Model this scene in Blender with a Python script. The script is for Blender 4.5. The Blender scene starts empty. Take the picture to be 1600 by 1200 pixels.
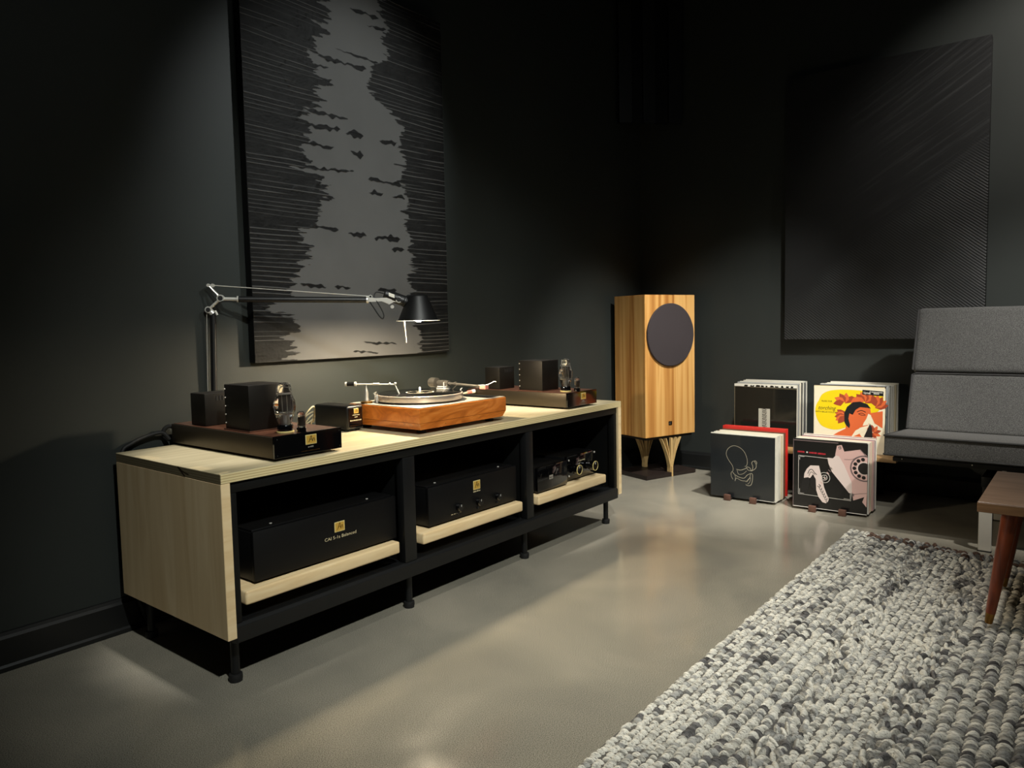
import bpy, bmesh, math, random
import numpy as np
from mathutils import Vector, Matrix
from mathutils.geometry import tessellate_polygon
random.seed(7); rng = np.random.default_rng(7)
SC = bpy.context.scene
COL = SC.collection
PI = math.pi

# ------------------------------------------------------------------ camera, world, lights, exposure
def make_camera():
    yaw, pitch, roll, f = 0.6748, -0.0729, -0.0201, 1146.88
    fw = Vector((math.cos(pitch)*math.cos(yaw), math.cos(pitch)*math.sin(yaw), math.sin(pitch)))
    r = fw.cross(Vector((0, 0, 1))).normalized(); u = r.cross(fw)
    r2 = math.cos(roll)*r + math.sin(roll)*u; u2 = -math.sin(roll)*r + math.cos(roll)*u
    cd = bpy.data.cameras.new('camera'); co = bpy.data.objects.new('camera', cd); COL.objects.link(co)
    m = Matrix((r2, u2, -fw)).transposed().to_4x4(); m.translation = Vector((-0.9264, -1.6508, 0.8967))
    co.matrix_world = m
    cd.sensor_width = 36; cd.lens = 36*f/1600; cd.shift_x = 0.0002; cd.shift_y = -0.0052; cd.clip_start = .01
    SC.camera = co
make_camera()
W = bpy.data.worlds.new('dark_room'); SC.world = W; W.use_nodes = True
W.node_tree.nodes['Background'].inputs[0].default_value = (.8, .9, 1, 1)
W.node_tree.nodes['Background'].inputs[1].default_value = 0.004
def spot(name, loc, target, watts, angle, blend, col, size=.05):
    l = bpy.data.lights.new(name, 'SPOT'); o = bpy.data.objects.new(name, l); COL.objects.link(o)
    l.energy = watts; l.spot_size = math.radians(angle); l.spot_blend = blend; l.color = col; l.shadow_soft_size = size
    o.location = loc; o.rotation_euler = (Vector(target)-Vector(loc)).to_track_quat('-Z', 'Y').to_euler()
NEUT = (1, .96, .89)
spot('ceiling_spot_console', (-.6, -2.15, 2.75), (1.0, -.1, .4), 360, 54, .9, (.98, 1, .94))
spot('ceiling_spot_records', (2.1, -1.15, 2.75), (2.72, .05, .4), 450, 46, .8, (1, .97, .9))
spot('ceiling_spot_covers', (1.05, -1.35, 2.75), (2.62, -.58, .2), 145, 30, .8, (1, .97, .9))
spot('ceiling_spot_rug', (.95, -1.1, 2.8), (1.2, -.7, 0), 115, 54, 1, NEUT)
spot('ceiling_spot_art', (1.35, -1.2, 2.8), (.9, .6, 1.5), 150, 36, .9, (.95, 1, .98))
spot('ceiling_spot_far_art', (2.25, -2.2, 2.8), (3.2, -1.4, 1.95), 160, 46, .9, (1, .92, .84))
spot('added_sofa_fill', (1.4, -2.7, 2.75), (2.85, -1.5, .68), 620, 36, .9, NEUT)  # unseen spot added to lift the sofa
spot('added_shelf_fill', (.28, .22, 2.75), (.22, .29, .55), 215, 17, .7, NEUT)  # narrow unseen spot added to brighten the near end of the tabletop
spot('added_shelf_fill', (1.55, .22, 2.75), (1.6, .29, .55), 400, 19, .7, NEUT)  # second added spot, brightening the far end of the tabletop
gl = bpy.data.lights.new('added_ambient_fill', 'AREA'); go = bpy.data.objects.new('added_ambient_fill', gl); COL.objects.link(go)  # invisible soft fill added to lift the darkest shadows
gl.energy = 5; gl.size = 1.2; gl.color = (.9, 1, .97); go.location = (.3, -1.9, 2.9)
LAMP_EMIT = 3000.0
SC.view_settings.view_transform = 'Standard'; SC.view_settings.look = 'None'
SC.view_settings.gamma = 1; SC.view_settings.use_curve_mapping = False
SC.view_settings.exposure = 0.0
SC.cycles.use_denoising = True
SC.cycles.sample_clamp_indirect = 4
SC.cycles.max_bounces = 10; SC.cycles.transmission_bounces = 8

# ------------------------------------------------------------------ materials
def s2l(c):
    return tuple(((v/255)/12.92 if v/255 <= .04045 else ((v/255+.055)/1.055)**2.4) for v in c)
def newmat(name):
    m = bpy.data.materials.new(name); m.use_nodes = True
    nt = m.node_tree; return m, nt, nt.nodes['Principled BSDF']
def mat(name, rgb, rough=.5, metal=0.0, coat=0.0, spec=.5, bump=None, var=None, lin=False):
    m, nt, b = newmat(name); c = rgb if lin else s2l(rgb)
    b.inputs['Base Color'].default_value = (*c, 1); b.inputs['Roughness'].default_value = rough
    b.inputs['Metallic'].default_value = metal; b.inputs['Coat Weight'].default_value = coat
    b.inputs['Coat Roughness'].default_value = .06; b.inputs['Specular IOR Level'].default_value = spec
    tc = nt.nodes.new('ShaderNodeTexCoord')
    def mapped(scale):
        mp = nt.nodes.new('ShaderNodeMapping'); mp.inputs['Scale'].default_value = scale if hasattr(scale, '__len__') else (scale,)*3
        nt.links.new(tc.outputs['Object'], mp.inputs[0]); return mp.outputs[0]
    if var:      # (scale, amount): value mottling of the thing's own colour
        n = nt.nodes.new('ShaderNodeTexNoise'); nt.links.new(mapped(var[0]), n.inputs['Vector']); n.inputs['Detail'].default_value = 5
        n.inputs['Scale'].default_value = 1
        r = nt.nodes.new('ShaderNodeMapRange'); r.inputs[1].default_value = .25; r.inputs[2].default_value = .75
        r.inputs[3].default_value = 1-var[1]; r.inputs[4].default_value = 1+var[1]
        nt.links.new(n.outputs[0], r.inputs[0])
        x = nt.nodes.new('ShaderNodeMix'); x.data_type = 'RGBA'; x.blend_type = 'MULTIPLY'; x.inputs[0].default_value = 1
        x.inputs[6].default_value = (*c, 1); nt.links.new(r.outputs[0], x.inputs[7]); nt.links.new(x.outputs[2], b.inputs['Base Color'])
    if bump:     # (scale, strength, distance)
        n = nt.nodes.new('ShaderNodeTexNoise'); nt.links.new(mapped(bump[0]), n.inputs['Vector']); n.inputs['Scale'].default_value = 1; n.inputs['Detail'].default_value = 4
        bp = nt.nodes.new('ShaderNodeBump'); bp.inputs['Strength'].default_value = bump[1]; bp.inputs['Distance'].default_value = bump[2]
        nt.links.new(n.outputs[0], bp.inputs['Height']); nt.links.new(bp.outputs[0], b.inputs['Normal'])
    return m
def ramp(nt, stops):
    r = nt.nodes.new('ShaderNodeValToRGB'); e = r.color_ramp.elements
    while len(e) > 1: e.remove(e[0])
    e[0].position = stops[0][0]; e[0].color = (*s2l(stops[0][1]), 1)
    for p, c in stops[1:]:
        q = e.new(p); q.color = (*s2l(c), 1)
    return r
def wood(name, stops, scale, rough=.4, coat=0.0, dist=2.0, detail=4.0, spec=.4, wave=False):
    m, nt, b = newmat(name); tc = nt.nodes.new('ShaderNodeTexCoord')
    mp = nt.nodes.new('ShaderNodeMapping'); mp.inputs['Scale'].default_value = scale
    nt.links.new(tc.outputs['Object'], mp.inputs[0])
    n = nt.nodes.new('ShaderNodeTexNoise'); n.inputs['Scale'].default_value = 1; n.inputs['Detail'].default_value = detail
    n.inputs['Distortion'].default_value = dist; nt.links.new(mp.outputs[0], n.inputs['Vector'])
    r = ramp(nt, stops); nt.links.new(n.outputs[0], r.inputs[0])
    nt.links.new(r.outputs[0], b.inputs['Base Color'])
    b.inputs['Roughness'].default_value = rough; b.inputs['Coat Weight'].default_value = coat; b.inputs['Coat Roughness'].default_value = .12
    b.inputs['Specular IOR Level'].default_value = spec
    return m

M = {}
M['wall'] = mat('charcoal_wall_paint', (41, 45, 43), .55, var=(3, .12), bump=(260, .12, .001), spec=.35)
M['base'] = mat('black_trim_paint', (22, 23, 23), .35)
M['steel'] = mat('black_powder_coated_steel', (7, 8, 8), .5, bump=(900, .05, .0004), spec=.3)
M['steel_sat'] = mat('black_satin_steel', (17, 18, 19), .4, spec=.4)
M['rubber'] = mat('black_rubber', (12, 12, 12), .7)
M['blackgloss'] = mat('black_gloss_acrylic', (7, 7, 8), .07, coat=.5)
M['blackbox'] = mat('black_painted_metal', (9, 9, 10), .4, spec=.4, bump=(700, .06, .0004))
M['blackwood'] = mat('black_ash_veneer', (6, 6, 7), .5, spec=.3, bump=((30, 400, 400), .25, .0006), var=((8, 120, 120), .35))
M['bronze'] = mat('dark_bronze_metal', (72, 64, 52), .4, metal=.8)
M['amp_box'] = mat('black_brown_satin_metal', (34, 31, 27), .5, metal=.7, bump=(700, .06, .0004))
M['copper'] = wood('brown_copper_top', [(.3, (60, 36, 26)), (.55, (82, 52, 38)), (.75, (100, 66, 48))], (12, 2.5, 8), .3, .3)
M['gold'] = mat('gold_plate', (214, 172, 76), .28, metal=.35)
M['goldedge'] = mat('polished_gold_edge', (244, 224, 150), .2, metal=.35)
M['ink'] = mat('dark_brown_ink', (44, 28, 16), .6)
M['gold_ink'] = mat('pale_gold_print', (214, 200, 160), .5)
M['chrome'] = mat('polished_aluminium', (226, 223, 214), .3, metal=.45)
M['satin_al'] = mat('satin_aluminium', (190, 186, 176), .36, metal=.6)
M['brushed'] = mat('brushed_platter_rim', (206, 192, 178), .26, metal=.65)
M['white'] = mat('white_enamel', (232, 228, 214), .35)
M['cable_white'] = mat('pale_cable_sleeve', (196, 182, 148), .5)
M['arm_metal'] = mat('dark_satin_aluminium', (122, 118, 111), .3, metal=.85)
M['pink'] = mat('pink_plastic', (214, 128, 112), .35)
M['vinyl'] = mat('black_vinyl', (9, 9, 10), .14)
M['label_ink'] = mat('pale_record_label', (176, 168, 148), .5)
M['shade'] = mat('black_satin_shade', (13, 13, 13), .46)
M['fabric'] = None
M['grille'] = mat('charcoal_grille_cloth', (62, 56, 58), .9, bump=(1500, .5, .001), var=(1200, .35), spec=.2)
M['wenge'] = mat('dark_wenge', (36, 27, 23), .45, var=((6, 60, 60), .3))
M['brass'] = mat('aged_brass', (150, 112, 58), .35, metal=1)
M['tabwood'] = mat('brown_wood_block', (92, 62, 50), .5, var=((60, 30, 30), .25))
M['ply_face'] = wood('birch_plywood_face', [(.3, (172, 159, 126)), (.5, (184, 171, 138)), (.7, (196, 183, 150))], (2.2, 26, 26), .42, .08, 1.2)
M['ply_face_v'] = wood('birch_plywood_face_vertical', [(.3, (204, 178, 136)), (.5, (214, 190, 148)), (.7, (224, 202, 162))], (26, 16, 1.4), .5, 0, 1.2)
M['maple'] = wood('pale_maple', [(.3, (222, 192, 144)), (.5, (232, 206, 160)), (.7, (240, 218, 176))], (2.5, 40, 22), .45, .05, 1.5)
M['cherry'] = wood('orange_cherry_veneer', [(.28, (158, 82, 24)), (.5, (200, 112, 40)), (.72, (220, 136, 60))], (5, 9, 20), .28, .45, 2.5)
M['cream_top'] = mat('cream_satin_metal', (206, 200, 184), .3, metal=.5)
M['speaker_wood'] = wood('apple_veneer', [(.25, (98, 56, 24)), (.33, (168, 110, 52)), (.46, (206, 152, 84)), (.58, (222, 174, 106)), (.68, (196, 138, 70)), (.76, (120, 72, 32))], (15, 15, .42), .38, .15, .9, 3)
M['leg_wood'] = wood('pale_birch_slat', [(.3, (186, 152, 98)), (.7, (214, 184, 128))], (60, 60, 3), .5)
M['teak'] = wood('red_brown_teak', [(.3, (92, 36, 14)), (.5, (126, 54, 22)), (.7, (148, 70, 32))], (30, 30, 3), .3, .3)
M['walnut'] = wood('brown_laminate', [(.3, (130, 102, 80)), (.5, (144, 114, 91)), (.7, (158, 127, 103))], (26, 3, 10), .42, .1)
M['walnut_edge'] = wood('brown_table_edge', [(.3, (104, 76, 52)), (.7, (140, 106, 74))], (20, 4, 40), .5)
M['bench_wood'] = wood('pale_bench_plank', [(.3, (112, 86, 54)), (.7, (146, 116, 76))], (30, 4, 20), .5)

def ply_edge_mat(name, axis, light=1.0):
    m, nt, b = newmat(name); tc = nt.nodes.new('ShaderNodeTexCoord'); sp = nt.nodes.new('ShaderNodeSeparateXYZ')
    nt.links.new(tc.outputs['Object'], sp.inputs[0])
    mu = nt.nodes.new('ShaderNodeMath'); mu.operation = 'MULTIPLY'; mu.inputs[1].default_value = 1/.0066
    nt.links.new(sp.outputs[axis], mu.inputs[0])
    fr = nt.nodes.new('ShaderNodeMath'); fr.operation = 'PINGPONG'; fr.inputs[1].default_value = .5; nt.links.new(mu.outputs[0], fr.inputs[0])
    r = ramp(nt, [(.0, tuple(int(v*light) for v in (222, 206, 158))), (.36, tuple(int(v*light) for v in (214, 196, 148))), (.43, tuple(int(v*light) for v in (176, 152, 106))), (.5, tuple(int(v*light) for v in (166, 140, 94)))])
    mm = nt.nodes.new('ShaderNodeMath'); mm.operation = 'MULTIPLY'; mm.inputs[1].default_value = 1.0
    nt.links.new(fr.outputs[0], mm.inputs[0]); nt.links.new(mm.outputs[0], r.inputs[0]); nt.links.new(r.outputs[0], b.inputs['Base Color'])
    b.inputs['Roughness'].default_value = .55
    return m
M['ply_edge'] = ply_edge_mat('birch_plywood_edge', 2)
M['ply_end'] = ply_edge_mat('shaded_plywood_end', 2, .52)  # same birch edge, darkened: shade of the unlit near end painted in

def concrete():
    m, nt, b = newmat('polished_concrete'); tc = nt.nodes.new('ShaderNodeTexCoord')
    def noi(s, d=6, dist=0):
        n = nt.nodes.new('ShaderNodeTexNoise'); n.inputs['Scale'].default_value = s; n.inputs['Detail'].default_value = d
        n.inputs['Distortion'].default_value = dist
        nt.links.new(tc.outputs['Object'], n.inputs['Vector']); return n
    a = noi(2.2, 8, .6); f = noi(480, 2); v = nt.nodes.new('ShaderNodeTexVoronoi'); v.inputs['Scale'].default_value = 120
    nt.links.new(tc.outputs['Object'], v.inputs['Vector'])
    r1 = ramp(nt, [(.3, (146, 142, 130)), (.5, (162, 157, 142)), (.7, (178, 171, 154))]); nt.links.new(a.outputs[0], r1.inputs[0])
    r2 = ramp(nt, [(.3, (120, 120, 120)), (.48, (214, 214, 214)), (.68, (255, 255, 255))]); nt.links.new(f.outputs[0], r2.inputs[0])
    x = nt.nodes.new('ShaderNodeMix'); x.data_type = 'RGBA'; x.blend_type = 'MULTIPLY'; x.inputs[0].default_value = 1
    nt.links.new(r1.outputs[0], x.inputs[6]); nt.links.new(r2.outputs[0], x.inputs[7])
    r3 = ramp(nt, [(.0, (255, 250, 236)), (.07, (225, 220, 205)), (.1, (0, 0, 0))]); nt.links.new(v.outputs[0], r3.inputs[0])
    y = nt.nodes.new('ShaderNodeMix'); y.data_type = 'RGBA'; y.blend_type = 'SCREEN'; y.inputs[0].default_value = .22
    nt.links.new(x.outputs[2], y.inputs[6]); nt.links.new(r3.outputs[0], y.inputs[7]); nt.links.new(y.outputs[2], b.inputs['Base Color'])
    g = noi(5, 5, .4); mr = nt.nodes.new('ShaderNodeMapRange'); mr.inputs[1].default_value = .3; mr.inputs[2].default_value = .7
    mr.inputs[3].default_value = .10; mr.inputs[4].default_value = .24; nt.links.new(g.outputs[0], mr.inputs[0]); nt.links.new(mr.outputs[0], b.inputs['Roughness'])
    return m
M['concrete'] = concrete()

def fabric():
    m, nt, b = newmat('grey_tweed_upholstery'); tc = nt.nodes.new('ShaderNodeTexCoord')
    n = nt.nodes.new('ShaderNodeTexNoise'); n.inputs['Scale'].default_value = 420; n.inputs['Detail'].default_value = 3; n.inputs['Roughness'].default_value = .7
    nt.links.new(tc.outputs['Object'], n.inputs['Vector'])
    r = ramp(nt, [(.32, (40, 40, 40)), (.48, (70, 70, 69)), (.6, (90, 90, 88)), (.74, (118, 117, 114))]); nt.links.new(n.outputs[0], r.inputs[0])
    nt.links.new(r.outputs[0], b.inputs['Base Color']); b.inputs['Roughness'].default_value = .95; b.inputs['Specular IOR Level'].default_value = .1
    b.inputs['Sheen Weight'].default_value = .15
    bp = nt.nodes.new('ShaderNodeBump'); bp.inputs['Strength'].default_value = .5; bp.inputs['Distance'].default_value = .0012
    nt.links.new(n.outputs[0], bp.inputs['Height']); nt.links.new(bp.outputs[0], b.inputs['Normal'])
    return m
M['fabric'] = fabric()
M['piping'] = mat('dark_grey_piping', (44, 44, 44), .9)

def glass(name, col=(1, 1, 1), rough=0.0):
    m, nt, b = newmat(name); b.inputs['Base Color'].default_value = (*col, 1); b.inputs['Roughness'].default_value = rough
    b.inputs['Transmission Weight'].default_value = 1; b.inputs['IOR'].default_value = 1.45; return m
M['glass'] = glass('clear_tube_glass')
def emit(name, col, strength):
    m, nt, b = newmat(name); b.inputs['Base Color'].default_value = (*col, 1); b.inputs['Emission Color'].default_value = (*col, 1)
    b.inputs['Emission Strength'].default_value = strength; return m
M['bulb'] = emit('lit_bulb', (1, .83, .58), LAMP_EMIT)
M['valve_grey'] = mat('grey_valve_metal', (96, 92, 88), .35, metal=.6)
M['led'] = mat('pale_indicator', (220, 220, 215), .3)
def attr_mat(name, rough, spec=.4, strands=False, bump=None):
    m, nt, b = newmat(name); a = nt.nodes.new('ShaderNodeAttribute'); a.attribute_name = 'tint'
    b.inputs['Roughness'].default_value = rough; b.inputs['Specular IOR Level'].default_value = spec
    src = a.outputs['Color']
    if strands or bump:
        tc = nt.nodes.new('ShaderNodeTexCoord'); mp = nt.nodes.new('ShaderNodeMapping')
        mp.inputs['Scale'].default_value = (520, 70, 300) if strands else (bump[0],)*3
        nt.links.new(tc.outputs['Object'], mp.inputs[0])
        n = nt.nodes.new('ShaderNodeTexNoise'); n.inputs['Scale'].default_value = 1; n.inputs['Detail'].default_value = 3
        nt.links.new(mp.outputs[0], n.inputs['Vector'])
        bp = nt.nodes.new('ShaderNodeBump'); bp.inputs['Strength'].default_value = .6 if strands else bump[1]; bp.inputs['Distance'].default_value = .001
        nt.links.new(n.outputs[0], bp.inputs['Height']); nt.links.new(bp.outputs[0], b.inputs['Normal'])
        if strands:
            r = ramp(nt, [(.32, (150, 150, 150)), (.42, (224, 224, 224)), (.55, (255, 255, 255))]); nt.links.new(n.outputs[0], r.inputs[0])
            x = nt.nodes.new('ShaderNodeMix'); x.data_type = 'RGBA'; x.blend_type = 'MULTIPLY'; x.inputs[0].default_value = 1
            nt.links.new(a.outputs['Color'], x.inputs[6]); nt.links.new(r.outputs[0], x.inputs[7]); src = x.outputs[2]
    nt.links.new(src, b.inputs['Base Color'])
    return m
M['yarn'] = attr_mat('wool_yarn', .95, .1, strands=True)
M['relief'] = attr_mat('painted_relief', .65, .14, bump=(500, .2))
M['relief2'] = attr_mat('black_painted_relief', .4, .5, bump=(700, .2))
_flat = {}
def flat(rgb, rough=.45, coat=.25):
    k = (tuple(rgb), rough, coat)
    if k not in _flat: _flat[k] = mat('print_%02x%02x%02x' % tuple(rgb), rgb, rough, coat=coat)
    return _flat[k]

# ------------------------------------------------------------------ mesh helpers
def wloc(o):
    v = Vector((0, 0, 0))
    while o: v += o.location; o = o.parent
    return v
def box(bm, x0, x1, y0, y1, z0, z1, mi=0, bev=0.0, seg=2, rot=None, piv=None):
    x0, x1 = sorted((x0, x1)); y0, y1 = sorted((y0, y1)); z0, z1 = sorted((z0, z1))
    t = bmesh.new()
    v = [t.verts.new(p) for p in ((x0,y0,z0),(x1,y0,z0),(x1,y1,z0),(x0,y1,z0),(x0,y0,z1),(x1,y0,z1),(x1,y1,z1),(x0,y1,z1))]
    for f in ((0,3,2,1),(4,5,6,7),(0,1,5,4),(1,2,6,5),(2,3,7,6),(3,0,4,7)): t.faces.new([v[i] for i in f])
    if bev: bmesh.ops.bevel(t, geom=t.edges[:], offset=bev, segments=seg, affect='EDGES', clamp_overlap=True, profile=.5)
    if rot is not None: bmesh.ops.rotate(t, verts=t.verts, cent=piv or (0,0,0), matrix=rot)
    join(bm, t, mi)
def join(bm, t, mi=0):
    vm = {}
    for v in t.verts: vm[v] = bm.verts.new(v.co)
    for f in t.faces:
        try: g = bm.faces.new([vm[v] for v in f.verts]); g.material_index = f.material_index if mi is None else mi
        except ValueError: pass
    t.free()
def frame_of(d):
    d = d.normalized(); a = Vector((0, 0, 1)) if abs(d.z) < .9 else Vector((1, 0, 0))
    x = d.cross(a).normalized(); return x, d.cross(x).normalized()
def rings(bm, rl, mi=0, caps=True):
    """rl: list of (list of points); joined with quads"""
    vs = [[bm.verts.new(p) for p in r] for r in rl]; n = len(vs[0])
    for a, b in zip(vs, vs[1:]):
        for i in range(n):
            f = bm.faces.new((a[i], a[(i+1) % n], b[(i+1) % n], b[i])); f.material_index = mi
    if caps:
        for r in (list(reversed(vs[0])), vs[-1]):
            f = bm.faces.new(r); f.material_index = mi
def cyl(bm, p0, p1, r0, r1=None, seg=16, mi=0, caps=True):
    p0 = Vector(p0); p1 = Vector(p1); r1 = r0 if r1 is None else r1; x, y = frame_of(p1-p0)
    rings(bm, [[p + (x*math.cos(2*PI*i/seg) + y*math.sin(2*PI*i/seg))*r for i in range(seg)] for p, r in ((p0, r0), (p1, r1))], mi, caps)
def lathe(bm, prof, c, axis=(0, 0, 1), seg=24, mi=0, caps=True):
    c = Vector(c); ax = Vector(axis).normalized(); x, y = frame_of(ax)
    rings(bm, [[c + ax*z + (x*math.cos(2*PI*i/seg) + y*math.sin(2*PI*i/seg))*max(r, 1e-5) for i in range(seg)] for r, z in prof], mi, caps)
def catmull(pts, n=6):
    P = [Vector(p) for p in pts]; out = []
    for i in range(len(P)-1):
        a = P[max(i-1, 0)]; b = P[i]; c = P[i+1]; d = P[min(i+2, len(P)-1)]
        for k in range(n):
            t = k/n; out.append(.5*((2*b)+(c-a)*t+(2*a-5*b+4*c-d)*t*t+(3*b-a-3*c+d)*t**3))
    out.append(P[-1]); return out
def tube(bm, pts, r, seg=8, mi=0, smooth=6):
    P = catmull(pts, smooth) if smooth else [Vector(p) for p in pts]
    rl = []; up = None
    for i, p in enumerate(P):
        d = (P[min(i+1, len(P)-1)]-P[max(i-1, 0)]).normalized()
        if up is None: x, y = frame_of(d)
        else:
            x = (up - d*up.dot(d)).normalized(); y = d.cross(x)
        up = x; rr = r(i/(len(P)-1)) if callable(r) else r
        rl.append([p + (x*math.cos(2*PI*k/seg)+y*math.sin(2*PI*k/seg))*rr for k in range(seg)])
    rings(bm, rl, mi)
def prism(bm, pts, ext, mi=0, bev=0):
    t = bmesh.new(); a = [t.verts.new(p) for p in pts]; e = Vector(ext); b = [t.verts.new(Vector(p)+e) for p in pts]
    t.faces.new(a); t.faces.new(list(reversed(b)))
    for i in range(len(a)):
        j = (i+1) % len(a); t.faces.new((a[j], a[i], b[i], b[j]))
    bmesh.ops.recalc_face_normals(t, faces=t.faces)
    if bev: bmesh.ops.bevel(t, geom=t.edges[:], offset=bev, segments=2, affect='EDGES', clamp_overlap=True)
    join(bm, t, mi)
def sphere(bm, c, r, mi=0, seg=12, sc=(1, 1, 1)):
    t = bmesh.new(); bmesh.ops.create_uvsphere(t, u_segments=seg, v_segments=max(6, seg*2//3), radius=r)
    bmesh.ops.scale(t, vec=sc, verts=t.verts); bmesh.ops.translate(t, vec=c, verts=t.verts); join(bm, t, mi)
def poly(bm, pts3, mi=0):
    vs = [bm.verts.new(p) for p in pts3]
    for tri in tessellate_polygon([[Vector(p) for p in pts3]]):
        try: f = bm.faces.new([vs[i] for i in tri]); f.material_index = mi
        except ValueError: pass
def ribbon(bm, pts2, w, mp, mi=0, smooth=5, layer=0):
    """flat printed line; mp(u, v, layer) -> 3D, points and width in the plane's own units"""
    P = catmull([(p[0], p[1], 0) for p in pts2], smooth) if smooth else [Vector((p[0], p[1], 0)) for p in pts2]
    L = []; R = []
    for i, p in enumerate(P):
        d = (P[min(i+1, len(P)-1)]-P[max(i-1, 0)]); d = d.normalized() if d.length > 1e-9 else Vector((1, 0, 0))
        n = Vector((-d.y, d.x, 0))*w*.5; L.append(bm.verts.new(mp(p.x+n.x, p.y+n.y, layer))); R.append(bm.verts.new(mp(p.x-n.x, p.y-n.y, layer)))
    for i in range(len(P)-1):
        f = bm.faces.new((R[i], R[i+1], L[i+1], L[i])); f.material_index = mi
def disc2(bm, c, r, mp, mi=0, layer=0, r_in=0, seg=28):
    o = [bm.verts.new(mp(c[0]+r*math.cos(2*PI*i/seg), c[1]+r*math.sin(2*PI*i/seg), layer)) for i in range(seg)]
    if r_in:
        q = [bm.verts.new(mp(c[0]+r_in*math.cos(2*PI*i/seg), c[1]+r_in*math.sin(2*PI*i/seg), layer)) for i in range(seg)]
        for i in range(seg):
            j = (i+1) % seg; f = bm.faces.new((o[i], o[j], q[j], q[i])); f.material_index = mi
    else:
        f = bm.faces.new(o); f.material_index = mi
def poly2(bm, pts, mp, mi=0, layer=0): poly(bm, [mp(p[0], p[1], layer) for p in pts], mi)
def text2(bm, body, pos, size, mp, mi=0, layer=0, shear=0.0, width=None, align='LEFT', rotz=0.0):
    cu = bpy.data.curves.new('lettering', 'FONT'); cu.body = body; cu.size = size; cu.shear = shear; cu.align_x = align; cu.resolution_u = 3
    o = bpy.data.objects.new('lettering', cu); me = o.to_mesh()
    xs = [v.co.x for v in me.vertices] or [0, 1]; k = 1
    if width: k = width/max(max(xs)-min(xs), 1e-6)
    cr, sr = math.cos(rotz), math.sin(rotz)
    vs = [bm.verts.new(mp(pos[0]+(v.co.x*k)*cr-v.co.y*sr, pos[1]+(v.co.x*k)*sr+v.co.y*cr, layer)) for v in me.vertices]
    for p in me.polygons:
        try: f = bm.faces.new([vs[i] for i in p.vertices]); f.material_index = mi
        except ValueError: pass
    o.to_mesh_clear(); bpy.data.objects.remove(o); bpy.data.curves.remove(cu)
def obj(name, bm, mats, parent=None, smooth=True, label=None, ang=35, recalc=True):
    me = bpy.data.meshes.new(name)
    if recalc: bmesh.ops.recalc_face_normals(bm, faces=bm.faces)
    if parent is not None: bmesh.ops.translate(bm, vec=-wloc(parent), verts=bm.verts)
    bm.to_mesh(me); bm.free()
    for m in (mats if isinstance(mats, (list, tuple)) else [mats]): me.materials.append(m if not isinstance(m, str) else M[m])
    if smooth:
        me.polygons.foreach_set('use_smooth', [True]*len(me.polygons)); me.set_sharp_from_angle(angle=math.radians(ang))
    o = bpy.data.objects.new(name, me); COL.objects.link(o)
    if parent is not None: o.parent = parent
    if label: o['label'] = label
    return o
def tag(o, label, cat, group=None):
    o['label'] = label; o['category'] = cat
    if group: o['group'] = group
    return o
def thing(name, label, cat, loc=(0, 0, 0), group=None):
    o = bpy.data.objects.new(name, None); COL.objects.link(o); o.location = loc; o.empty_display_size = .05
    return tag(o, label, cat, group)
def struct(name, bm, m, parent=None, smooth=False):
    o = obj(name, bm, m, parent, smooth); o['kind'] = 'structure'; return o
def dup(root, loc, label, group=None):
    r = root.copy(); COL.objects.link(r); r.location = loc; r['label'] = label
    if group: r['group'] = group
    for ch in list(root.children):
        c = ch.copy(); COL.objects.link(c); c.parent = r
        for g in list(ch.children):
            d = g.copy(); COL.objects.link(d); d.parent = c
    return r
def B(): return bmesh.new()

# ------------------------------------------------------------------ room
XW, YW, ZC = 3.229, .617, 2.95
b = B(); box(b, -3.0, XW+.1, -4.5, YW+.1, -.08, 0); struct('floor', b, M['concrete'])
b = B(); box(b, -3.0, XW+.1, YW, YW+.1, 0, ZC); struct('wall_left', b, M['wall'])
b = B(); box(b, XW, XW+.1, -4.5, YW, 0, ZC); struct('wall_back', b, M['wall'])
b = B(); box(b, -3.1, -3.0, -4.5, YW+.1, 0, ZC); struct('wall_front', b, M['wall'])
b = B(); box(b, -3.1, XW+.1, -4.6, -4.5, 0, ZC); struct('wall_right', b, M['wall'])
b = B(); box(b, -3.1, XW+.1, -4.6, YW+.1, ZC, ZC+.1); struct('ceiling', b, M['wall'])
def baseboard(name, a0, a1, along_x):
    b = B()
    prof = [(0, 0), (.016, 0), (.016, .012), (.011, .018), (.011, .088), (.007, .096), (.004, .104), (0, .106)]
    if along_x: prism(b, [(a0, YW-d, z) for d, z in prof], (a1-a0, 0, 0))
    else: prism(b, [(XW-d, a0, z) for d, z in prof], (0, a1-a0, 0))
    struct(name, b, M['base'])
baseboard('baseboard_left', -3.0, XW, True); baseboard('baseboard_back', -4.5, YW, False)

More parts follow.
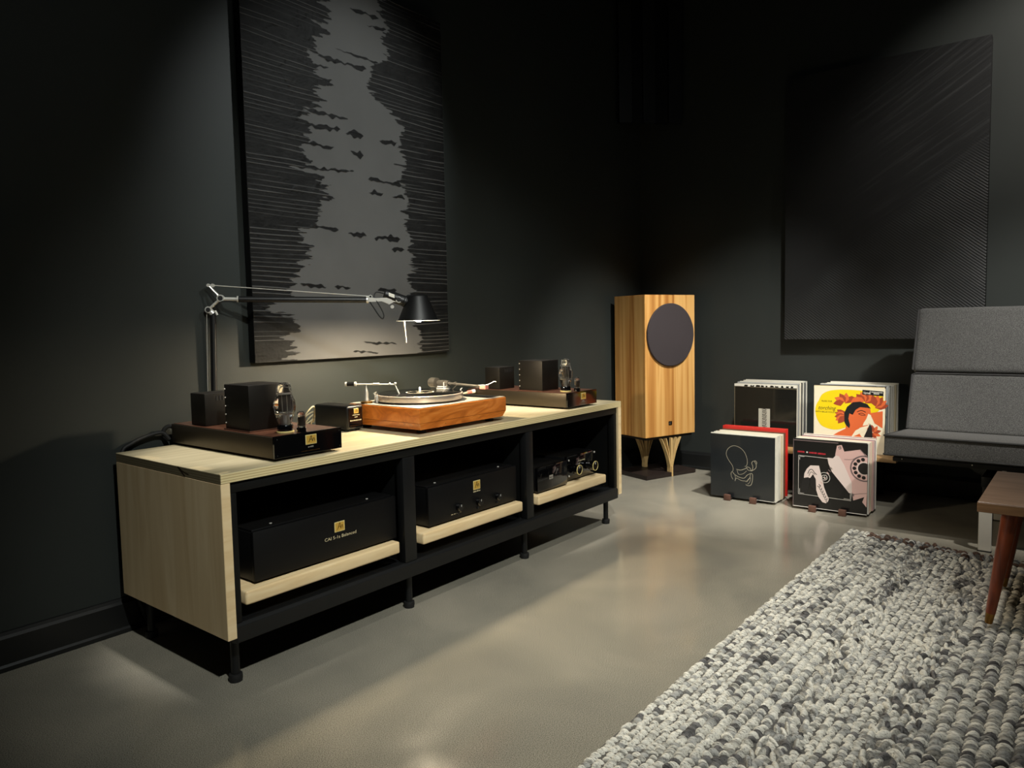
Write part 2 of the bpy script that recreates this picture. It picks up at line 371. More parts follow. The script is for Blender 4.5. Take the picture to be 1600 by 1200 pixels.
# ------------------------------------------------------------------ paintings (real relief on a grid)
LB = [(.369,.915),(.321,.843),(.267,.764),(.314,.733),(.31,.686),(.25,.623),(.24,.576),(.242,.515),(.2,.487),(.295,.473),(.32,.42),(.244,.344),(.218,.264),(.166,.208),(.11,.161),(.069,.13),(.132,.107),(.184,.076),(.077,.065),(.141,.045),(.152,.01)]
RB = [(.652,.975),(.666,.919),(.677,.837),(.574,.777),(.603,.723),(.669,.699),(.754,.659),(.741,.605),(.745,.526),(.759,.456),(.755,.384),(.769,.323),(.793,.251),(.779,.187),(.767,.132),(.828,.058),(.815,-.002)]
STREAK = [(.324,.782,.558,.787,.0052),(.406,.816,.625,.815,.0026),(.327,.724,.385,.728,.007),(.265,.637,.454,.64,.0052),(.242,.599,.414,.606,.0061),(.447,.602,.53,.606,.0079),(.467,.557,.527,.552,.0079),(.62,.6,.715,.606,.0044),(.252,.554,.381,.555,.0044),(.213,.488,.476,.503,.0035),(.555,.492,.734,.491,.0052),(.553,.456,.628,.456,.0044),(.679,.454,.75,.455,.0044),(.272,.342,.389,.343,.0044),(.442,.335,.529,.336,.0061),(.578,.33,.716,.336,.007),(.67,.304,.741,.303,.0052),(.206,.195,.319,.189,.0044),(.363,.19,.44,.188,.0044),(.585,.188,.689,.186,.0052),(.49,.936,.633,.938,.0044),(.574,.909,.674,.917,.0035),(.273,.75,.373,.761,.0044),(.493,.039,.679,.032,.0028),(.444,.015,.574,.009,.0028)]
def vnoise(x, y, seed=0):
    xi = np.floor(x).astype(int); yi = np.floor(y).astype(int); fx = x-xi; fy = y-yi
    def h(a, b_):
        n = np.sin(a*127.1+b_*311.7+seed*74.7)*43758.5453; return n-np.floor(n)
    fx = fx*fx*(3-2*fx); fy = fy*fy*(3-2*fy)
    return (h(xi, yi)*(1-fx)+h(xi+1, yi)*fx)*(1-fy)+(h(xi, yi+1)*(1-fx)+h(xi+1, yi+1)*fx)*fy
def fbm(x, y, o=4, seed=0):
    s = 0; a = .5
    for i in range(o): s = s+a*vnoise(x*2**i, y*2**i, seed+i); a *= .5
    return s/(1-.5**o)
def grid_panel(name, parent, P, nx, nz, height, tint, m):
    """P(u,v,h)->xyz arrays; a relief skin with the given height and colour arrays"""
    u, v = np.meshgrid(np.linspace(0, 1, nx), np.linspace(0, 1, nz)); hh = height(u, v); c = tint(u, v)
    co = np.stack(P(u, v, hh), -1).reshape(-1, 3) - np.array(wloc(parent))
    idx = np.arange(nx*nz).reshape(nz, nx)
    q = np.stack([idx[:-1, :-1], idx[:-1, 1:], idx[1:, 1:], idx[1:, :-1]], -1).reshape(-1, 4)
    me = bpy.data.meshes.new(name); me.from_pydata(co.tolist(), [], q.tolist())
    at = me.color_attributes.new('tint', 'FLOAT_COLOR', 'POINT'); at.data.foreach_set('color', np.concatenate([c.reshape(-1, 3), np.ones((nx*nz, 1))], 1).ravel())
    me.materials.append(m); me.polygons.foreach_set('use_smooth', [True]*len(me.polygons))
    o = bpy.data.objects.new(name, me); COL.objects.link(o); o.parent = parent; return o
def painting_left():
    x0, x1, z0, z1, yf = .472, 1.421, .786, 2.184, .579
    t = thing('relief_painting', 'tall black relief painting with a jagged smooth grey column, behind the lamp', 'painting', (x0, YW, z0))
    b = B(); box(b, x0, x1, yf+.002, YW-.004, z0, z1, bev=.002); obj('canvas_edge', b, M['steel'], t)
    lz = np.array([p[1] for p in LB])[::-1]; lx = np.array([p[0] for p in LB])[::-1]; rz = np.array([p[1] for p in RB])[::-1]; rx = np.array([p[0] for p in RB])[::-1]
    o1 = np.argsort(lz); o2 = np.argsort(rz)
    def mask(u, v):
        fing = (fbm(u*9, v*60, 4, 3)-.5)*.11+(fbm(u*16, v*150, 3, 13)-.5)*.11
        L = np.interp(v, lz[o1], lx[o1])+fing+.012; R = np.interp(v, rz[o2], rx[o2])+fing*.75-.008
        m = np.clip((u-L)/.005+.5, 0, 1)*np.clip((R-u)/.005+.5, 0, 1)
        s = np.zeros_like(u)
        for (a, c, d, e, w) in STREAK:
            tt = np.clip((u-a)/max(d-a, 1e-4), 0, 1); yc = c+(e-c)*tt+(vnoise(u*60, u*0+c*90, 2)-.5)*.007
            ww = w*(.35+1.3*vnoise(u*48+c*31, u*0, 4))*np.clip(np.minimum(u-a, d-u)/.02+.3, 0, 1)
            s = np.maximum(s, np.clip((ww-np.abs(v-yc))/.0014+.3, 0, 1)*np.clip(ww/.0015, 0, 1))
        return m*(1-s), s*m
    def ridge(u, v):
        w = v*84+(fbm(u*1.3, v*7, 3, 1)-.5)*2.2+(vnoise(u*.9, v*30, 7)-.5)*1.2
        r = 1-np.abs(2*(w-np.floor(w))-1); k = np.clip((fbm(u*3, v*84, 3, 12)-.36)*3.6, 0, 1)
        return np.clip((r-.74)/.26, 0, 1)*k
    def h(u, v):
        m, s = mask(u, v); r = ridge(u, v)
        g = np.clip((fbm(u*30, v*46, 3, 20)-.55)*5, 0, 1)*.0016*(fbm(u*3, v*3, 2, 30) > .5)
        return (1-m)*(.0010+.0022*r+g+.0014*np.abs(fbm(u*60, v*110, 3, 22)-.5)*2)+m*.0006*fbm(u*20, v*28, 3, 40)-s*.0006
    def tint(u, v):
        m, s = mask(u, v); r = ridge(u, v)
        grey = .082+.02*(fbm(u*6, v*9, 4, 50)-.5); black = (.004+.008*fbm(u*30, v*90, 3, 61)+.085*r)*(1-s)+.006*s
        k = (m*grey+(1-m)*black)[..., None]; return k*np.array([1.0, .98, .94])
    P = lambda u, v, hh: (x0+(x1-x0)*u, yf+.0005-hh, z0+(z1-z0)*v)
    grid_panel('relief_surface', t, P, 360, 900, h, tint, M['relief'])
painting_left()
def painting_right():
    y0, y1, z0, z1, xf = -.297, -1.228, .789, 2.184, 3.181
    t = thing('relief_painting', 'black relief painting combed in diagonal lines, on the wall behind the sofa', 'painting', (XW, y0, z0))
    b = B(); box(b, xf+.002, XW-.004, y1, y0, z0, z1, bev=.002); obj('canvas_edge', b, M['steel'], t)
    def side(u, v): return (v-(.10+.57*u))
    def h(u, v):
        sd = side(u, v)+(fbm(u*9, v*12, 3, 2)-.5)*.06; lo = 1/(1+np.exp(np.clip(sd*60, -30, 30)))
        w = (u*.931*.62+v*1.395*.79)*118+(fbm(u*5, v*7, 3, 5)-.5)*1.0; r = .5+.5*np.sin(w*2*PI*.75)
        a = (v*1.395-u*.931*.62); st = fbm(a*90, (u+v)*4, 3, 9)
        return lo*(.0006+.0022*r*(.55+.7*fbm(u*6, v*8, 3, 11)))+(1-lo)*(.0004+.002*np.clip(st-.35, 0, 1)*(.25+1.2*np.clip(u-.25, 0, 1)))
    def tint(u, v):
        sd = side(u, v)+(fbm(u*9, v*12, 3, 2)-.5)*.06; lo = 1/(1+np.exp(np.clip(sd*60, -30, 30))); w = (u*.931*.62+v*1.395*.79)*118+(fbm(u*5, v*7, 3, 5)-.5)*1.0
        a = (v*1.395-u*.931*.62); k = .011+.005*fbm(u*5, v*7, 3, 4)+(1-lo)*.030*np.clip(fbm(a*110, (u+v)*3, 3, 9)-.56, 0, 1)*np.clip(u-.2, 0, 1)*3+lo*.05*np.clip(np.sin(w*2*PI*.75)-.2, 0, 1)*fbm(u*6, v*8, 3, 11); return k[..., None]*np.array([.95, 1.0, 1.02])
    P = lambda u, v, hh: (xf+.0005-hh, y0+(y1-y0)*u, z0+(z1-z0)*v)
    grid_panel('relief_surface', t, P, 330, 490, h, tint, M['relief2'])
painting_right()

def corner_panel():
    t = thing('corner_acoustic_panel', 'dark slatted acoustic panel high in the room corner', 'panel', (3.08, .47, 2.07))
    A = Vector((2.945, .603, 0)); Bv = Vector((3.213, .335, 0)); d = (Bv-A).normalized(); n = Vector((-d.y, d.x, 0))
    n = n if n.dot(Vector((-1, -1, 0))) > 0 else -n
    L = (Bv-A).length
    def slab(b, s0, s1, o0, o1, z0, z1):
        prism(b, [A+d*s0+n*o0+Vector((0, 0, z0)), A+d*s1+n*o0+Vector((0, 0, z0)), A+d*s1+n*o1+Vector((0, 0, z0)), A+d*s0+n*o1+Vector((0, 0, z0))], (0, 0, z1-z0), bev=.002)
    b = B(); slab(b, .0, L, -.02, -.004, 2.075, ZC); obj('backing_board', b, M['steel'], t)
    for s0, s1 in ((0, .075), (.145, .215), (.3, L)):
        b = B(); slab(b, s0, s1, -.002, .03, 2.07, ZC); obj('slat', b, M['base'], t)
corner_panel()

# ------------------------------------------------------------------ media console
CL, CD, CH, CB, TT = 1.9104, .5672, .55, .133, .025
def console():
    t = thing('media_console', 'long birch plywood console with black steel frame under the left wall', 'console', (0, 0, 0))
    b = B(); box(b, 0, CL, 0, CD, CH-TT, CH, bev=.0012, seg=1)
    for f in b.faces:
        n = f.normal
    bmesh.ops.recalc_face_normals(b, faces=b.faces); b.normal_update()
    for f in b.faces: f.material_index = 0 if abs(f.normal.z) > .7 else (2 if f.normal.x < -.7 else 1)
    top = obj('tabletop', b, [M['ply_face'], M['ply_edge'], M['ply_end']], t, label='pale plywood tabletop with striped edges')
    b = B(); ribbon(b, [(.205, CH-.0012), (.19, CH-.010), (.168, CH-.0245)], .0035, lambda y, z, l: Vector((-.0006, y, z)), 0, 3)
    ribbon(b, [(.20, CH-.004), (.175, CH-.012), (.15, CH-.016)], .002, lambda y, z, l: Vector((-.0006, y, z)), 0, 3)
    obj('edge_scar', b, M['ink'], top, smooth=False)
    for x0, x1 in ((0, .025), (CL-.025, CL)):
        b = B(); box(b, x0, x1, 0, CD, CB, CH-TT-.0006, bev=.001, seg=1); b.normal_update()
        for f in b.faces: f.material_index = 1 if abs(f.normal.x) < .7 and f.normal.y < -.7 else 0
        obj('side_panel', b, [M['ply_face_v'], M['maple']], t)
    b = B(); box(b, .026, CL-.026, .008, .038, .497, CH-TT-.0006, bev=.002); box(b, .026, CL-.026, CD-.04, CD-.01, .497, CH-TT-.0006, bev=.002); obj('top_rail', b, M['steel'], t)
    for x0, x1 in ((.026, .046), (.603, .653), (1.226, 1.268), (CL-.048, CL-.026)):
        b = B(); box(b, x0, x1, .009, .039, .166, .4965, bev=.002); obj('post', b, M['steel_sat'] if .1 < x0 < 1.8 else M['steel'], t)
    for x0, x1 in ((.618, .638), (1.238, 1.256)):
        b = B(); box(b, x0, x1, .04, CD-.03, .166, .4965, bev=.001); obj('divider', b, M['steel'], t)
    for x0, x1 in ((.0258, .030), (CL-.030, CL-.0258)):
        b = B(); box(b, x0, x1, .04, CD-.031, .166, .4965); obj('side_liner', b, M['steel'], t)
    b = B(); box(b, .047, CL-.048, CD-.03, CD-.02, .166, .4965); obj('back_panel', b, M['steel'], t)
    b = B(); prism(b, [(.026, y, z) for y, z in ((.004, .118), (.03, .112), (.03, .1655), (.012, .1655), (.004, .158))], (CL-.052, 0, 0), bev=.0012); obj('bottom_rail', b, M['steel_sat'], t)
    for x0, x1 in ((.03, .6275), (.628, 1.247), (1.2475, CL-.03)):
        b = B(); box(b, x0, x1, .031, CD-.031, .148, .1635, bev=.001)
        prism(b, [(x0+.01, .031, .1640), (x1-.01, .031, .1640), (x1-.01, .05, .1655), (x0+.01, .05, .1655)], (0, 0, .0012)); obj('bottom_shelf', b, M['steel_sat'], t)
    for y in (.055, CD-.06):
        for x in (.047, .655, 1.263, 1.862):
            b = B(); lathe(b, [(.011, .147), (.011, .02), (.0125, .018)], (x, y, 0), seg=18)
            lg = obj('leg', b, M['steel_sat'], t)
            b = B(); lathe(b, [(.012, .0205), (.0165, .0195), (.0172, .015), (.0172, .007), (.016, .004), (.0165, .0005)], (x, y, 0), seg=20); obj('foot', b, M['rubber'], lg)
console()
for (x0, x1, lab) in ((.056, .578, 'thick pale maple board under the big black amplifier in the near bay'), (.678, 1.194, 'thick pale maple board under the black unit in the middle bay'), (1.292, 1.786, 'thick pale maple board under the two small units in the far bay')):
    t = thing('equipment_board', lab, 'board', ((x0+x1)/2, .2, .166), 'maple boards in the console bays')
    b = B(); box(b, x0, x1, .004, .5, .205, .242, bev=.006, seg=3); obj('slab', b, M['maple'], t)
    for x in (x0+.06, x1-.06):
        for y in (.09, .44):
            b = B(); lathe(b, [(.014, .1665), (.016, .17), (.016, .2), (.013, .2055)], (x, y, 0), seg=14); obj('foot', b, M['rubber'], t)

# ------------------------------------------------------------------ equipment in the bays
AN_A = [(.22, .26), (.30, .30), (.38, .55), (.46, .80), (.50, .86), (.53, .80), (.56, .52), (.60, .32), (.64, .30)]
AN_BAR = [(.34, .46), (.46, .52), (.57, .50)]
AN_N = [(.60, .30), (.66, .50), (.72, .62), (.76, .60), (.78, .44), (.80, .30)]
def badge(parent, x, z, w, h, y, name='badge', faint=False):
    """small gold plate with a script monogram, facing -y"""
    b = B(); box(b, x, x+w, y-.0016, y, z, z+h, bev=.0006, seg=1); o = obj(name, b, M['goldedge'], parent, label='small gold plate with a dark script monogram')
    b = B(); mp = lambda u, v, l: Vector((x+u*w, y-.00175-l*.0002, z+v*h))
    poly2(b, [(.07, .08), (.93, .08), (.93, .92), (.07, .92)], mp, 0)
    mi = 2 if faint else 1
    for s in (AN_A, AN_BAR, AN_N): ribbon(b, s, .055, mp, mi, 4, 1)
    obj('monogram', b, [M['gold'], M['ink'], M['brass']], o, smooth=False)
def dashes(parent, x0, x1, z, h, y, n, name='small_print', m='gold_ink'):
    b = B(); x = x0; r = random.Random(int(x0*1e4+z*1e4)); step = (x1-x0)/n
    for i in range(n):
        w = step*r.uniform(.45, .8); hh = h*r.uniform(.65, 1)
        poly(b, [(x, y, z), (x+w, y, z), (x+w, y, z+hh), (x, y, z+hh)]); x += step
    obj(name, b, M[m], parent, smooth=False)
def print_text(parent, body, x0, w, z, size, y, m='gold_ink', name='lettering'):
    b = B(); text2(b, body, (x0, z), size, lambda u, v, l: Vector((u, y, v)), 0, width=w); obj(name, b, M[m], parent, smooth=False)
def unit_box(t, x0, x1, y0, y1, z0, z1, lid=True):
    b = B(); box(b, x0, x1, y0+.012, y1, z0, z1-.006, bev=.002); obj('case', b, M['blackbox'], t)
    b = B(); box(b, x0-.001, x1+.001, y0, y0+.0115, z0, z1-.003, bev=.0015); obj('front_panel', b, M['blackwood'] if lid else M['blackgloss'], t)
    if lid:
        b = B(); box(b, x0+.004, x1-.004, y0+.014, y1-.004, z1-.0058, z1, bev=.002); obj('lid', b, M['blackbox'], t)
    for x in (x0+.04, x1-.04):
        for y in (y0+.05, y1-.04):
            b = B(); lathe(b, [(.011, z0-.006), (.012, z0-.004), (.012, z0+.001)], (x, y, 0), seg=14); obj('foot', b, M['rubber'], t)
def amp_bay1():
    t = thing('power_amplifier', 'large plain black amplifier with a gold plate in the near bay', 'amplifier', (.34, .2, .242))
    unit_box(t, .098, .585, .028, .46, .2485, .382)
    badge(t, .358-.006, .319, .036, .029, .0278, faint=True)
    print_text(t, 'CAI S-1s Balanced', .317, .112, .3005, .013, .0276)
    for x in (.17, .5):
        b = B(); lathe(b, [(.004, 0), (.004, .0015), (.002, .002)], (x, .06, .3822), seg=10); obj('screw', b, M['chrome'], t)
def amp_bay2():
    t = thing('preamplifier', 'black amplifier with three small knobs and gold plate in the middle bay', 'amplifier', (.95, .2, .242))
    unit_box(t, .728, 1.185, .028, .46, .2485, .378)
    badge(t, .945, .328, .036, .032, .0278)
    dashes(t, .946, .983, .320, .005, .0276, 7)
    for x, z in ((.868, .285), (.97, .283), (1.075, .281)):
        b = B(); lathe(b, [(.013, 0), (.013, .012), (.0115, .0145), (.0, .0148)], (x, .028, z), (0, -1, 0), 20); k = obj('knob', b, M['blackgloss'], t)
        b = B(); box(b, x-.0008, x+.0008, .0125, .0128, z+.003, z+.010); obj('pointer', b, M['led'], k)
        b = B(); lathe(b, [(.004, 0), (.004, .004), (.0025, .0052)], (x-.004, .028, z-.021), (0, -1, 0), 12); obj('switch', b, M['steel_sat'], t)
    for i, x in enumerate((.832, .845, .859, .873)): dashes(t, x, x+.010, .2645, .003, .0276, 3)
    for x in (.79, 1.12):
        b = B(); lathe(b, [(.004, 0), (.004, .0015), (.002, .002)], (x, .06, .3782), seg=10); obj('screw', b, M['chrome'], t)
def bay3():
    t = thing('phono_unit', 'small black unit with a grey sticker at the left of the far bay', 'amplifier', (1.42, .2, .242))
    unit_box(t, 1.312, 1.512, .022, .34, .2485, .348, lid=False)
    b = B(); box(b, 1.3875, 1.4125, .0212, .0219, .288, .304); lab = obj('sticker', b, M['satin_al'], t, label='grey metal sticker')
    dashes(t, 1.39, 1.41, .293, .006, .0209, 4, m='ink')
    b = B(); lathe(b, [(.003, 0), (.003, .002), (.0015, .003)], (1.455, .022, .302), (0, -1, 0), 12); obj('indicator', b, M['steel_sat'], t)
    t = thing('control_amplifier', 'black amplifier with two large gold-rimmed knobs in the far bay', 'amplifier', (1.67, .2, .242))
    unit_box(t, 1.552, 1.78, .05, .4, .2485, .352, lid=False)
    for x, z in ((1.592, .293), (1.714, .290)):
        b = B(); lathe(b, [(.012, 0), (.012, .01), (.02, .0105), (.02, .034), (.018, .0365)], (x, .05, z), (0, -1, 0), 28); k = obj('knob', b, M['blackgloss'], t)
        b = B(); lathe(b, [(.0186, .0345), (.0208, .0350), (.0208, .0375), (.0186, .0378)], (x, .05, z), (0, -1, 0), 32, caps=False)
        lathe(b, [(.0186, .0378), (.0186, .0345)], (x, .05, z), (0, -1, 0), 32, caps=False); obj('knob_rim', b, M['goldedge'], k)
        b = B(); box(b, x-.0009, x+.0009, .0124, .0134, z+.006, z+.017); obj('pointer', b, M['led'], k)
    for x, z in ((1.566, .332), (1.566, .266), (1.763, .339)):
        b = B(); lathe(b, [(.004, 0), (.004, .002), (.002, .003)], (x, .05, z), (0, -1, 0), 12); obj('screw', b, M['chrome'], t)
    dashes(t, 1.617, 1.648, .305, .005, .0497, 4, m='satin_al'); dashes(t, 1.619, 1.645, .287, .004, .0497, 4, m='satin_al'); dashes(t, 1.64, 1.69, .318, .004, .0497, 5, m='gold_ink')
amp_bay1(); amp_bay2(); bay3()

# ------------------------------------------------------------------ valve amplifiers on the console
def glass_lathe(b, prof, c, th=.0011, seg=28):
    lathe(b, prof, c, seg=seg, caps=False)
    inner = [(max(r-th, 1e-4), z - (th if i == len(prof)-1 else 0)) for i, (r, z) in enumerate(prof)]
    lathe(b, list(reversed(inner)), c, seg=seg, caps=False)
def valve_amp():
    t = thing('valve_amplifier', 'black valve amplifier with copper-brown top, near end of console beside the lamp pole', 'amplifier', (.278, .3, .55), 'valve amplifiers on the console')
    x0, x1, y0, y1, z0, z1 = .170, .388, .030, .572, .5575, .6165
    b = B(); box(b, x0, x1, y0+.004, y1, z0, z1-.002, bev=.0015); obj('chassis', b, M['bronze'], t)
    b = B(); box(b, x0+.004, x1-.004, y0+.008, y1-.006, z1-.0018, z1, bev=.0006, seg=1); obj('top_plate', b, M['copper'], t)
    b = B(); box(b, x0-.0005, x1+.0005, y0-.004, y0+.0035, z0+.0005, z1+.0005, bev=.001, seg=1); fp = obj('front_panel', b, M['blackgloss'], t)
    for x in (x0+.008, x1-.008):
        for z in (z0+.008, z1-.008):
            b = B(); sphere(b, (x, y0-.0042, z), .0016, seg=8); obj('screw', b, M['steel_sat'], fp)
    badge(t, .266, .583, .036, .0265, y0-.004)
    dashes(t, .274, .292, .5745, .004, y0-.0043, 5, m='satin_al'); dashes(t, .252, .312, .5655, .0022, y0-.0043, 14, m='brass')
    for x in (x0+.03, x1-.03):
        for y in (y0+.05, y1-.05):
            b = B(); lathe(b, [(.012, .5505), (.013, .552), (.013, .558)], (x, y, 0), seg=14); obj('foot', b, M['rubber'], t)
    b = B(); box(b, .187, .305, .165, .290, z1+.0004, .7455, bev=.003); tb = obj('output_transformer_box', b, M['amp_box'], t)
    b = B(); box(b, .183, .309, .161, .294, z1+.0002, z1+.003, bev=.001, seg=1); obj('flange', b, M['copper'], tb)
    b = B(); box(b, .185, .290, .395, .478, z1+.0004, .713, bev=.003); rb = obj('power_transformer_box', b, M['amp_box'], t)
    for i in range(6):
        b = B(); box(b, .222+i*.010, .226+i*.010, .3942, .3952, .690, .704); obj('vent_slot', b, M['rubber'], rb)
    for i in range(5):
        b = B(); sphere(b, (.1868, .2845, .636+i*.024), .0024, seg=8); obj('screw', b, M['satin_al'], tb)
    # big power valve
    c = (.2465, .088)
    b = B(); lathe(b, [(.0205, z1+.0004), (.0215, z1+.002), (.0215, z1+.018), (.0195, z1+.021)], (*c, 0), seg=24)
    lathe(b, [(.024, z1+.0003), (.024, z1+.003), (.021, z1+.004)], (*c, 0), seg=24, mi=1); pv = obj('power_valve', b, [M['blackgloss'], M['goldedge']], t)
    b = B(); glass_lathe(b, [(.016, z1+.0205), (.0185, z1+.026), (.0235, z1+.042), (.0285, z1+.058), (.0305, z1+.072), (.0290, z1+.086), (.0235, z1+.098), (.0205, z1+.106), (.0200, z1+.122), (.0175, z1+.131), (.010, z1+.1355), (.0005, z1+.137)], (*c, 0)); obj('glass_envelope', b, M['glass'], pv)
    b = B()
    box(b, c[0]-.0085, c[0]+.0085, c[1]-.004, c[1]+.004, z1+.060, z1+.100, bev=.002)
    for z, r in ((.054, .0205), (.103, .0185)): lathe(b, [(r, z1+z), (r, z1+z+.0012)], (*c, 0), seg=20, mi=1)
    for dx in (-.008, 0, .008):
        cyl(b, (c[0]+dx, c[1]-.008, z1+.03), (c[0]+dx*1.4, c[1]-.008, z1+.103), .0008, seg=6, mi=1)
        cyl(b, (c[0]+dx*1.2, c[1]+.004, z1+.10), (c[0]+dx*.8, c[1], z1+.124), .0007, seg=6, mi=1)
    lathe(b, [(.006, z1+.022), (.0075, z1+.034), (.005, z1+.05)], (*c, 0), seg=12, mi=1)
    for dx in (-.009, .009): cyl(b, (c[0]+dx, c[1], z1+.1185), (c[0]-dx*.6, c[1]+.004, z1+.1275), .0008, seg=6, mi=1)
    obj('valve_plates', b, [M['valve_grey'], M['satin_al']], pv)
    # small valve
    c = (.2705, .047)
    b = B(); lathe(b, [(.0135, z1+.0004), (.0135, z1+.012), (.0125, z1+.013)], (*c, 0), seg=18); sv = obj('driver_valve', b, M['blackgloss'], t)
    b = B(); glass_lathe(b, [(.0105, z1+.0125), (.0112, z1+.018), (.0112, z1+.050), (.0100, z1+.0545), (.0065, z1+.0575), (.0004, z1+.0588)], (*c, 0), seg=20); obj('glass_envelope', b, M['glass'], sv)
    b = B(); box(b, c[0]-.005, c[0]+.005, c[1]-.003, c[1]+.003, z1+.018, z1+.042, bev=.001)
    for z in (.0165, .044): lathe(b, [(.0092, z1+z), (.0092, z1+z+.001)], (*c, 0), seg=14, mi=1)
    obj('valve_plates', b, [M['valve_grey'], M['satin_al']], sv)
    return t
va = valve_amp()
dup(va, (.278+1.352, .3-.006, .55), 'valve amplifier with a lamplit bronze side, far end of console behind the turntable')

# power cable curling off the back of the near amplifier
b = B(); tube(b, [(.185, .574, .598), (.172, .590, .606), (.158, .598, .594), (.160, .596, .574), (.168, .588, .566), (.15, .594, .588), (.11, .599, .583), (.06, .6, .566), (.03, .6, .535), (.03, .598, .4), (.05, .597, .12), (.08, .597, .006)], .0062, 8)
o = obj('power_cable', b, M['rubber']); tag(o, 'thick black cable curling down behind the near end of the console', 'cable')
pts = [[(.600, .535, .553), (.603, .520, .585), (.620, .505, .612), (.655, .505, .625), (.690, .53, .60), (.695, .558, .556)],
       [(.585, .530, .553), (.590, .515, .580), (.612, .50, .60), (.650, .50, .606), (.684, .525, .585)],
       [(.615, .540, .553), (.618, .52, .57), (.632, .508, .588), (.662, .508, .596), (.688, .535, .575)],
       [(.60, .545, .553), (.61, .525, .56), (.635, .512, .572), (.665, .515, .58), (.690, .54, .565)]]
t = thing('signal_cable', 'loops of pale braided cable between the near valve amplifier and the small black box', 'cable', (.62, .52, .55))
for p in pts:
    b = B(); tube(b, [(.612+(x-.600)*.62, y, z) for x, y, z in p], .0026, 7); obj('cable_loop', b, M['cable_white'], t)

# ------------------------------------------------------------------ step-up box and turntable
def psu():
    t = thing('step_up_box', 'small black box with gold plate and printed lines left of the turntable', 'box', (.663, .39, .55))
    x0, x1, y0, y1, z0, z1 = .628, .698, .300, .478, .5565, .637
    b = B(); box(b, x0, x1, y0, y1, z0, z1, bev=.008, seg=4); obj('case', b, M['blackbox'], t)
    b = B(); box(b, x0+.006, x1-.006, y0-.0012, y0+.001, z0+.006, z1-.008, bev=.001, seg=1); obj('front_panel', b, M['blackgloss'], t)
    badge(t, .656, .6105, .020, .017, y0-.0012)
    dashes(t, .650, .682, .604, .0032, y0-.0014, 8); dashes(t, .660, .672, .597, .0030, y0-.0014, 3); dashes(t, .640, .688, .5855, .0040, y0-.0014, 16); dashes(t, .640, .688, .569, .0018, y0-.0014, 9, m='brass')
    for x in (x0+.012, x1-.012):
        for y in (y0+.02, y1-.02):
            b = B(); lathe(b, [(.008, .5505), (.008, .558)], (x, y, 0), seg=12); obj('foot', b, M['rubber'], t)
psu()
